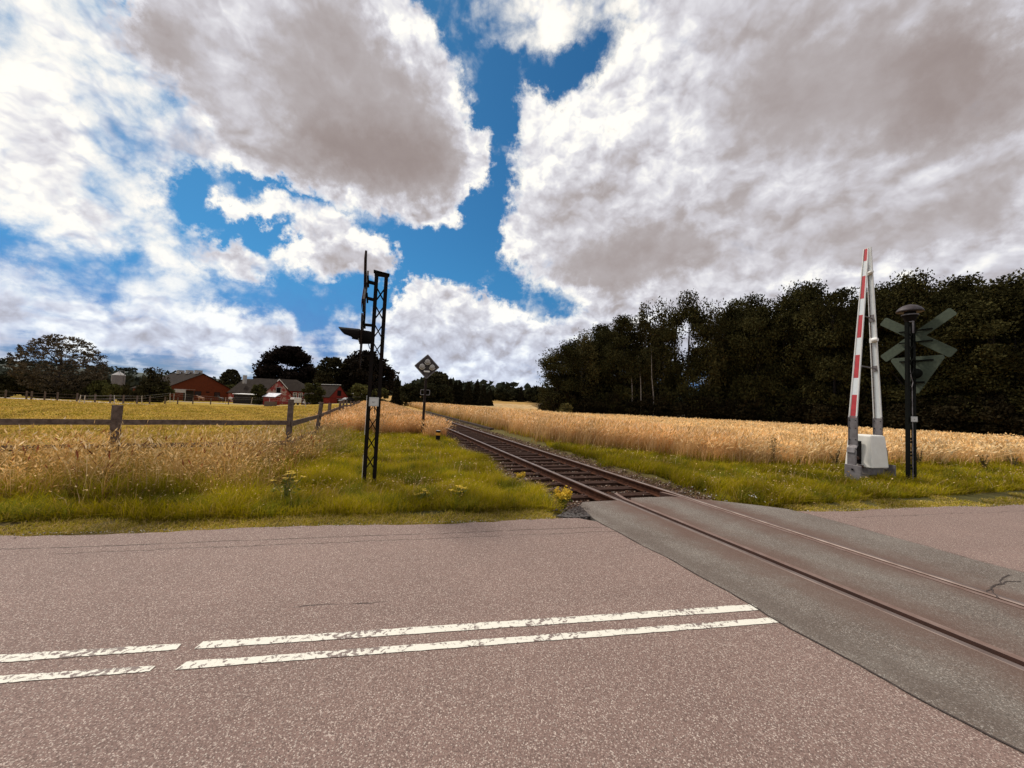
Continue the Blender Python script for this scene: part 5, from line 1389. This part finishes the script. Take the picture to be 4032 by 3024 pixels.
# far woodland on the skyline: nobody could count it
def far_blobs(N, smp, hr, col):
    X, Y = smp(N); Z = Zg(X, Y); P, C = [], []
    h = RNG.uniform(hr[0], hr[1], len(X))
    for x, y, z, hh in zip(X, Y, Z, h):
        m = 34; q = RNG.normal(0, 1, (m, 3)); q /= np.linalg.norm(q, axis=1)[:, None]; q *= np.array([hh * .6, hh * .6, hh * .5])
        P.append(np.array([x, y, z + hh * .45]) + q); C.append(np.tile(np.array(col) * RNG.uniform(.7, 1.3), (m, 1)))
    return leaf_quads(np.concatenate(P), 2.3, np.concatenate(C))
def s1(N):
    a = RNG.uniform(R(-58), R(-14), N); d = RNG.choice([250, 330, 520, 700, 900, 1050], N) + RNG.normal(0, 14, N); return d * np.sin(a), d * np.cos(a)
V1, T1, C1 = far_blobs(950, s1, (5, 9), (.045, .05, .036))  # greyer, bluer leaves on the far hills: haze put into the colour
def s2(N):
    a = RNG.uniform(R(-14), R(60), N); d = RNG.choice([240, 420, 700], N) + RNG.normal(0, 12, N); return d * np.sin(a), d * np.cos(a)
V2, T2, C2 = far_blobs(500, s2, (7, 12), (.038, .042, .026))
tag(np_mesh('far_woodland', np.vstack([V1, V2]), np.vstack([T1, T2 + len(V1)]), m_leaf, np.vstack([C1, C2]), quads=True), kind='stuff')

# ------------------------------------------------------------------ the farm
AX = Vector((-.90, .436, 0)).normalized(); WX = Vector((.436, .90, 0)).normalized()
def gable_house(name, label, cat, pxL, pxR, Y0, ze, zr, L, wall, roof, over=.35, cap=None, side_wall=None, eq=None, roofsag=0):
    x0 = (pxL - 2016) / FPX; x1 = (pxR - 2016) / FPX
    d0 = ray(pxL, 1550); d1 = ray(pxR, 1550); C = Vector((d0.x / d0.y * Y0, Y0, 0)); k = d1.x / d1.y
    t = (k * Y0 - C.x) / (WX.x - k * WX.y); W_ = t
    zg = min(gz(C), gz(C + WX * W_), gz(C + AX * L)); C.z = zg
    root = empty(name, C, math.atan2(WX.y, WX.x), label, cat)      # local x across the gable, local y along the ridge
    h, H = ze - zg, zr - zg
    g = G(); pts = [(0, -.3), (W_, -.3), (W_, h), (W_ / 2, H), (0, h)]
    a = [g.bm.verts.new((u, 0, v)) for u, v in pts]; b = [g.bm.verts.new((u, L, v)) for u, v in pts]
    g.bm.faces.new(a); g.bm.faces.new(b[::-1])
    for i in range(5): g.bm.faces.new((a[i], a[(i + 1) % 5], b[(i + 1) % 5], b[i]))
    g.build('wall', wall, root)
    sl_ = (H - h) / (W_ / 2)
    g = G(); th = .14
    for sgn in (0, 1):
        e = (-over, h - over * sl_ + .05) if sgn == 0 else (W_ + over, h - over * sl_ + .05); r_ = (W_ / 2, H + .05)
        q = [(e[0], -over, e[1]), (r_[0], -over, r_[1]), (r_[0], L + over, r_[1]), (e[0], L + over, e[1])]
        A_ = [g.bm.verts.new(p) for p in q]; B_ = [g.bm.verts.new((p[0], p[1], p[2] + th)) for p in q]
        g.bm.faces.new(A_); g.bm.faces.new(B_)
        for i in range(4): g.bm.faces.new((A_[i], A_[(i + 1) % 4], B_[(i + 1) % 4], B_[i]))
    rf = g.build('roof', roof, root)
    if cap:
        g = G(); g.box((W_ / 2, L / 2, H + .05 + th + .05), (.5, L + 2 * over, .12)); g.build('ridge_cap', cap, rf)
    return root, W_, h, H, L
def opening(root, name, u, z, w, h, mat, framemat=None, y=0.0, cross=False, side=False):
    g = G(); M = (lambda a, b, c: (a, b, c)) if not side else (lambda a, b, c: (b, a, c))
    dm = (lambda a, b, c: (a, b, c)) if not side else (lambda a, b, c: (b, a, c))
    g.box(M(u, y - .03, z), dm(w, .06, h)); o = g.build(name, mat, root)
    if framemat:
        g = G()
        for e in (-1, 1): g.box(M(u + e * (w / 2 + .05), y - .04, z), dm(.12, .1, h + .22)); g.box(M(u, y - .045, z + e * (h / 2 + .05)), dm(w, .1, .12))
        if cross: g.box(M(u, y - .065, z), dm(.09, .03, h)); g.box(M(u, y - .065, z + h * .15), dm(w, .032, .08))
        g.build('frame', framemat, o)
    return o
m_win = M_('dark_window', (.012, .010, .011), .25)
root, W_, h, H, L = gable_house('brown_brick_barn', 'long brown red brick barn with roof vents and a wide gable', 'barn', 636, 928, 104, 1.5, 6.3, 16, m_brick, m_roof, .4)
def upx(pxx, root, yloc=0.0):     # local x on the gable for a pixel column
    C = root.location; d = ray(pxx, 1550); k = d.x / d.y
    return (k * C.y - C.x) / (WX.x - k * WX.y)
for a, b, z0, z1 in ((767.5, 790, 0.42, 1.22), (845.5, 864.5, .1, 1.15)):
    ua, ub = upx(a, root), upx(b, root); opening(root, 'window', (ua + ub) / 2, (z0 + z1) / 2 + 1.35, ub - ua, z1 - z0 + .1, m_win, m_roof)
for a in (740.5, 817.5, 894.5): opening(root, 'air_vent', upx(a, root), 2.55, .85, .28, m_dark)
for i in range(4): opening(root, 'side_window', 3 + i * 3.4, 1.7, 1.3, .8, m_win, y=0.0, side=True)
rf = [o for o in bpy.data.objects if o.parent == root and o.name.startswith('roof')][0]
for k, yl in enumerate((2.4, 7.2, 12.2)):
    g = G(); g.box((W_ / 2, yl, H + .75), (1.5, 1.2, .55)); 
    for e in (-1, 1): g.box((W_ / 2 + e * .55, yl, H + .22), (.5, 1.2, .6))
    g.box((W_ / 2, yl, H + 1.05), (1.65, 1.35, .06)); g.build('roof_vent', m_pale, rf)
# peeling red gable wing and the main farmhouse behind it
root, W_, h, H, L = gable_house('red_gable_wing', 'low red farm wing with flaking pale patches round a dark loft door', 'farm building', 1036, 1148, 106, 1.45, 5.4, 16, m_peel, m_roof, .3)
opening(root, 'loft_door', upx(1095, root), 3.72, 1.25, 2.0, m_dark, m_pale)
g = G()
M = frame((W_ / 2, -.33, H + .1), (1, 0, 0), (0, 0, 1)); sl_ = (h - H) / (W_ / 2)
g.prism([(0, 0), (2.6, 2.6 * sl_), (2.6, 2.6 * sl_ + .2), (0, .24), (-.6, .6 * sl_ + .24), (-.6, .6 * sl_)], .06, M); g.build('barge_board', m_white, root)
g = G(); g.box((1.6, 11.5, H - .1), (.75, .75, 2.4)); g.build('chimney', m_pale, root)
# farmhouse: ridge runs across the view, hipped ends
YH = 128.0
a_, b2_ = dep(935, 1545, YH), dep(1199, 1545, YH); zg = gz(a_); Lh = b2_.x - a_.x
fh = empty('farmhouse', (a_.x, YH, zg), 0, 'big farmhouse with hipped dark slate roof and two white framed windows', 'house')
e_, r_z = 2.75 - zg, 6.55 - zg
g = G(); g.box((Lh / 2, 4.5, e_ / 2 - .1), (Lh - .6, 8.6, e_ + .2)); g.build('wall', m_redw, fh)
g = G(); rx0, rx1 = dep(1004, 1482, YH + 4.5).x - a_.x, dep(1168, 1493, YH + 4.5).x - a_.x
v = [g.bm.verts.new(p) for p in ((-.4, -.3, e_ - .1), (Lh + .4, -.3, e_ - .1), (Lh + .4, 9.3, e_ - .1), (-.4, 9.3, e_ - .1), (rx0, 4.5, r_z), (rx1, 4.5, r_z), (rx1 + 2.2, 4.5, r_z - 1.3))]
for f in ((0, 1, 6, 5, 4), (4, 5, 6, 2, 3), (1, 2, 6), (3, 0, 4), (3, 2, 1, 0)): g.bm.faces.new([v[i] for i in f])
rf = g.build('roof', m_roof, fh)
for px in (1161, 1182.5): opening(fh, 'window', dep(px, 1550, YH).x - a_.x, e_ - 1.45, 1.05, 1.55, m_win, m_white, y=.2, cross=True)
g = G(); g.tube((rx0, 4.5, r_z), (rx0 + .05, 4.5, r_z + 2.6), .05, .03, 6); g.build('aerial', m_black, rf)
root, W_, h, H, L = gable_house('small_red_barn', 'small pinkish red barn with white ridge and dark loft door beside the apple tree', 'barn', 1298, 1372, 104, 1.30, 4.5, 10.5, m_redw, m_roof, .25, cap=m_white)
opening(root, 'loft_door', upx(1335.5, root), h + 1.15, upx(1344, root) - upx(1329, root), 1.45, m_dark)
opening(root, 'side_window', 4.6, h - .9, .5, .7, m_dark, m_pale, side=True)
g = G(); u0, u1 = upx(1327, root), upx(1368, root); g.box(((u0 + u1) / 2, -.5, h - .35), (u1 - u0, 1.1, .09)); g.build('porch_roof', m_pale, root)
opening(root, 'stable_door', upx(1337, root), .95, 1.2, 1.7, m_dark)
def boxthing(name, label, cat, x0, x1, y0, y1, Y, deep, mat, roofmat=None, roofh=.2, group=None):
    a, b = dep(x0, y1, Y), dep(x1, y1, Y); z0 = gz(((a.x + b.x) / 2, Y)); zt = dep((x0 + x1) / 2, y0, Y).z
    root = empty(name, ((a.x + b.x) / 2, Y, z0), 0, label, cat, group)
    w = b.x - a.x; g = G(); g.box((0, deep / 2, (zt - z0) / 2 - .05), (w, deep, zt - z0 + .1)); g.build('wall', mat, root)
    if roofmat:
        g = G(); vv = [(-w / 2 - .2, -.3, zt - z0 - roofh * .3), (w / 2 + .2, -.3, zt - z0 - roofh * .3), (w / 2 + .2, deep + .2, zt - z0 + roofh), (-w / 2 - .2, deep + .2, zt - z0 + roofh)]
        A_ = [g.bm.verts.new(p) for p in vv]; B_ = [g.bm.verts.new((p[0], p[1], p[2] + .12)) for p in vv]
        g.bm.faces.new(A_); g.bm.faces.new(B_)
        for i in range(4): g.bm.faces.new((A_[i], A_[(i + 1) % 4], B_[(i + 1) % 4], B_[i]))
        g.build('roof', roofmat, root)
    return root, w, zt - z0
m_shed = M_('tarred_boards', (.016, .010, .009), .8)
m_ggrey = M_('grey_green_boards', (.06, .055, .04), .8)
boxthing('open_shed', 'long low black shed with a thin white roof edge left of the red wing', 'shed', 918, 1016, 1553, 1585, 103, 3.0, m_shed, m_white, .1)
r1, w1, h1 = boxthing('red_hut', 'small red hut with pale metal roof in front of the red wing', 'hut', 1036, 1082, 1560, 1580, 99, 2.2, m_redw, m_roofl, .75)
boxthing('garden_shed', 'grey green shed with pale roof edge right of the small barn', 'shed', 1387, 1411, 1551, 1577, 112, 3.0, m_ggrey, m_pale, .1)
boxthing('feed_trough', 'brown wooden feed box on the grass in front of the red hut', 'trough', 1040, 1077, 1581, 1592, 84, 1.2, m_fwood)
boxthing('timber_screen', 'low dark red brown timber screen left of the white car', 'screen', 1186, 1211, 1566, 1582, 103, .25, M_('dark_red_boards', (.07, .022, .018), .8))
# silo
a = dep(468, 1478, 98); z0 = gz(a); silo = empty('feed_silo', (a.x, 98, z0), 0, 'grey cylindrical feed silo with cone top behind the left bushes', 'silo')
g = G(); zt = a.z - z0; g.lathe((0, 0, 0), [(1.25, -.3), (1.25, zt), (1.2, zt + .02)], 20); g.build('tank', m_galv, silo)
g = G(); g.lathe((0, 0, zt), [(1.32, 0), (1.3, .05), (.25, .85), (.2, 1.0)], 20); g.build('cone_top', m_pale, silo)
g = G(); g.path([(0, 0, zt + 1.0), (.2, 0, zt + 1.15), (1.2, 0, zt + 1.15), (1.38, 0, zt + .95), (1.38, 0, 0)], .06, 6); g.build('filling_pipe', m_galv, silo)
g = G(); g.box((-1.45, 0, zt / 2), (.35, .5, zt)); g.build('ladder_shaft', m_pale, silo)
# white awning by the barn
aw0, aw1 = dep(683, 1572, 100), dep(729, 1572, 100); z0 = gz(aw0); w = aw1.x - aw0.x
aw = empty('field_shelter', (aw0.x, 100, z0), 0, 'dark field shelter with white canvas front before the brown barn', 'shelter')
zt = dep(705, 1532, 100).z - z0
g = G(); g.box((w / 2, 0, zt - .45), (w, .12, .85)); g.build('canvas_front', m_pale, aw)
g = G(); g.box((w / 2, 1.5, zt - .02), (w, 2.9, .06)); g.build('roof', m_pale, aw)
for x in (.05, w - .05):
    g = G(); g.box((x, .02, zt / 2 - .2), (.1, .1, zt)); g.build('post', m_pale, aw)
g = G(); g.box((w / 2 + .1, 2.6, zt / 2 - .1), (w - .3, .1, zt - .3)); g.build('back_wall', m_shed, aw)
# animals: one continuous skinned body each
def horse(P, rz, label, mat, mane, s=1.0, graze=False):
    root = empty('horse', P, rz, label, 'horse')
    vs, es, rs = [], [], []
    def V_(x, y, z, r): vs.append((x * s, y * s, z * s)); rs.append(r * s); return len(vs) - 1
    def ch(ids): es.extend(zip(ids, ids[1:]))
    hip = V_(-.62, 0, 1.22, .27); mid = V_(-.1, 0, 1.14, .27); sh = V_(.42, 0, 1.2, .25)
    n1, n2 = (V_(.72, 0, 1.42, .16), V_(.98, 0, 1.68, .11)) if not graze else (V_(.75, 0, 1.2, .15), V_(1.0, 0, .95, .11))
    hd = V_(1.06, 0, 1.74, .10) if not graze else V_(1.06, 0, .80, .10); mz = V_(1.38, 0, 1.50, .06) if not graze else V_(1.15, 0, .45, .06)
    ch([hip, mid, sh, n1, n2, hd, mz])
    for e in (-1, 1):
        a = V_(-.62, .14 * e, .95, .14); k = V_(-.52, .15 * e, .78, .09); hk = V_(-.74, .15 * e, .50, .055); f = V_(-.66, .15 * e, .16, .04); ho = V_(-.62, .15 * e, .03, .055); ch([hip, a, k, hk, f, ho])
        a = V_(.42, .13 * e, .92, .11); k = V_(.44, .14 * e, .55, .05); f = V_(.43, .14 * e, .16, .036); ho = V_(.46, .14 * e, .03, .052); ch([sh, a, k, f, ho])
    t1 = V_(-.86, 0, 1.20, .05); t2 = V_(-.98, 0, .8, .06); t3 = V_(-.96, 0, .5, .025); ch([hip, t1, t2, t3])
    me = bpy.data.meshes.new('body'); me.from_pydata(vs, es, []); me.materials.append(mat)
    o = bpy.data.objects.new('body', me); COL.objects.link(o); o.parent = root
    sk = o.modifiers.new('skin', 'SKIN'); sk.use_smooth_shade = True
    for i, r in enumerate(rs):
        me.skin_vertices[0].data[i].radius = (r, r); me.skin_vertices[0].data[i].use_root = (i == 0)
    o.modifiers.new('sub', 'SUBSURF').levels = 1; o.modifiers['sub'].render_levels = 1
    g = G()
    m0 = Vector((.45, 0, 1.42)) * s; m1_ = Vector(vs[4]) + Vector((-.04, 0, .13)) * s
    g.beam(m0, m1_, .05 * s, .16 * s)
    for e in (-1, 1): g.tube(Vector(vs[5]) + Vector((-.03, .05 * e, .09)) * s, Vector(vs[5]) + Vector((-.04, .06 * e, .22)) * s, .03 * s, .008, 5)
    g.build('mane', mane, root)
    return root
m_tan = M_('tan_horse_coat', (.36, .19, .12), .7, scale=2); m_bay = M_('dark_bay_coat', (.03, .014, .010), .6); m_wht = M_('white_rug', (.55, .50, .47), .8); m_mane = M_('dark_mane', (.03, .02, .016), .9)
P = gp(790, 1580); P = dep(790, 1580, 100); P.z = gz(P); horse(P, R(178), 'tan horse standing side on before the brown barn gable', m_tan, m_mane, 1.0)
P = dep(870, 1580, 101); P.z = gz(P); horse(P, R(168), 'dark bay horse standing right of the tan horse', m_bay, m_mane, 1.0)
P = dep(912, 1580, 101); P.z = gz(P); hw = horse(P, R(10), 'dark horse in a pale rug beside the black shed', m_bay, m_mane, 1.0)
g = G(); g.sphere((-.2, 0, 1.22), .40, (1.45, .86, .9), 14, 10); g.build('rug', m_wht, hw, smooth=True)
# cars
def car(P, rz, label, body, L=4.1, W_=1.72, H=1.48):
    root = empty('parked_car', P, rz, label, 'car')
    prof = [(-L / 2, .35), (-L / 2, .85), (-L / 2 + .12, .98), (-L / 2 + .5, 1.38), (-L / 2 + .95, H), (.25, H - .02), (.95, .98), (L / 2 - .25, .82), (L / 2, .62), (L / 2, .32), (L / 2 - .3, .22), (-L / 2 + .3, .22)]
    g = G(); M = frame((0, 0, 0), (1, 0, 0), (0, 0, 1)); g.prism(prof, W_, M)
    for v in g.bm.verts:
        if v.co.z > .99: v.co.y *= .80
        if abs(v.co.x) > L / 2 - .2: v.co.y *= .9
    g.build('body', body, root, bevel=.05)
    gl = [(-L / 2 + .62, 1.05), (-L / 2 + 1.0, 1.38), (.2, 1.38), (.78, 1.02)]
    for e in (-1, 1): g = G(); g.prism(gl, .02, frame((0, e * (W_ * .42), 0), (1, 0, 0), (0, 0, 1))); g.build('side_window', m_win, root)
    g = G(); q = [(.93, -W_ * .40, 1.0), (.93, W_ * .40, 1.0), (.34, W_ * .36, 1.43), (.34, -W_ * .36, 1.43)]
    a = [g.bm.verts.new(p) for p in q]; b = [g.bm.verts.new((p[0] + .03, p[1], p[2] + .03)) for p in q]; g.bm.faces.new(a); g.bm.faces.new(b)
    for i in range(4): g.bm.faces.new((a[i], a[(i + 1) % 4], b[(i + 1) % 4], b[i]))
    g.build('windscreen', m_win, root)
    for x in (-L / 2 + .75, L / 2 - .8):
        for e in (-1, 1):
            g = G(); g.tube((x, e * (W_ / 2 - .2), .31), (x, e * (W_ / 2 + .01), .31), .31, .31, 16); w_ = g.build('wheel', m_dark, root)
            g = G(); g.tube((x, e * (W_ / 2 - .02), .31), (x, e * (W_ / 2 + .02), .31), .18, .18, 12); g.build('rim', m_galv, w_)
    for e in (-1, 1):
        g = G(); g.box((L / 2 - .06, e * .62, .68), (.12, .34, .14)); g.build('headlight', m_glass, root)
    g = G(); g.box((L / 2 + .005, 0, .5), (.04, .9, .2)); g.build('grille', m_dark, root)
m_carw = M_('white_car_paint', (.72, .72, .73), .25, var=.05, spec=.6); m_card = M_('black_car_paint', (.012, .012, .014), .25, spec=.6)
P = dep(1228, 1583, 100); P.z = gz(P); car(P, R(-150), 'white hatchback parked before the apple tree left of the small barn', m_carw)
P = dep(1365, 1580, 101); P.z = gz(P); car(P, R(-120), 'black car parked against the gable of the small barn', m_card)
# horse trailer
a = dep(1151, 1578, 99); z0 = gz(a); tr_ = empty('horse_trailer', (a.x, 99, z0), R(-12), 'small white horse trailer right of the red wing', 'trailer')
g = G(); g.box((0, 1.2, 1.25), (1.15, 2.6, 1.35)); g.build('body', m_white, tr_, bevel=.1)
g = G(); g.box((0, -.13, .5), (1.2, .1, .14)); g.box((-.3, -.14, 1.0), (.2, .05, .1)); g.build('tail_lamp', m_redw, tr_)
for e in (-1, 1):
    g = G(); g.tube((e * .5, 1.3, .3), (e * .66, 1.3, .3), .3, .3, 14); g.build('wheel', m_dark, tr_)
# pale sand of the riding ground and the farm track
def ribbon(name, pts, w, mat, dz=.03):
    g = G(); A_, B_ = [], []
    L = []
    for a, b in zip(pts, pts[1:]):
        for k in range(14): L.append(Vector(a).lerp(Vector(b), k / 14))
    L.append(Vector(pts[-1]))
    for i, p in enumerate(L):
        d = L[min(i + 1, len(L) - 1)] - L[max(0, i - 1)]; s_ = Vector((-d.y, d.x, 0)).normalized() * w / 2
        for lst, e in ((A_, 1), (B_, -1)):
            q = p + s_ * e; lst.append(g.bm.verts.new((q.x, q.y, gz(q) + dz)))
    for i in range(len(L) - 1): g.bm.faces.new((A_[i], B_[i], B_[i + 1], A_[i + 1]))
    tag(g.build(name, mat), kind='structure')
m_sand = M_('pale_sand', (.50, .43, .37), .9, c2=(.38, .31, .26), scale=.8)
def gm(x, y):
    d = ray(x, y)
    for Y in np.arange(10, 200, .5):
        p = Vector((0, 0, CAMH)) + d * (Y / d.y)
        if p.z <= gz(p): return p
    return dep(x, y, 100)
ribbon('riding_ground', [(-84, 67, 0), (-62, 60, 0), (-55.5, 59.5, 0)], 7, m_sand)
ribbon('farm_track', [(-98, 95, 0), (-80, 97, 0), (-58, 97, 0), (-40, 98, 0)], 2.6, m_sand)
m_lwall = M_('low_pale_blocks', (.30, .25, .22), .9)
# dark post and rail fence across the paddock
pf = empty('post_and_rail_fence', (0, 0, 0), 0, 'dark post and rail fence across the far side of the paddock', 'fence')
prev = None; pts = []
for x in (-40, 20, 103, 123, 175, 225, 303, 374, 434, 486, 540, 590, 650, 700, 760, 830, 900):
    yb = 1574 if x < 650 else 1578; Y = 58 if x < 500 else 58 + (x - 500) * .08
    P = dep(x, yb, Y); z = gz(P); g = G(); g.box((P.x, P.y, z + .62), (.15, .15, 1.35)); g.build('post', m_fwood, pf); pts.append(Vector((P.x, P.y - .09, z)))
for zz in (.55, 1.02):
    g = G()
    for a, b in zip(pts, pts[1:]): g.beam(a + Vector((0, 0, zz)), b + Vector((0, 0, zz)), .03, .10)
    g.build('rail', m_fwood, pf)
# white posts of the electric fence
ef = empty('electric_fence', (0, 0, 0), 0, 'thin electric fence of leaning white posts along the meadow', 'fence')
tops_ = []
m_wpost = M_('bleached_post', (.55, .48, .42), .8)
for (xt, yt, xb, yb) in ((318, 1556, 311, 1586), (335, 1557, 331, 1586), (450, 1556, 450, 1585), (559, 1558, 558, 1585), (670, 1547, 669, 1584), (889, 1565, 888, 1590), (994, 1565, 987, 1592), (1061, 1568, 1061, 1593), (1199, 1572, 1204, 1600)):
    B = gm(xb, yb + 3); T_ = dep(xt, yt, B.y); g = G(); g.tube(B - Vector((0, 0, .1)), T_, .05, .045, 7); g.build('post', m_wpost, ef); tops_.append(T_ - Vector((0, 0, .08)))
g = G(); g.path(tops_, .011, 5); g.path([t - Vector((0, 0, .42)) for t in tops_], .009, 5); g.build('wire', m_pale, ef)
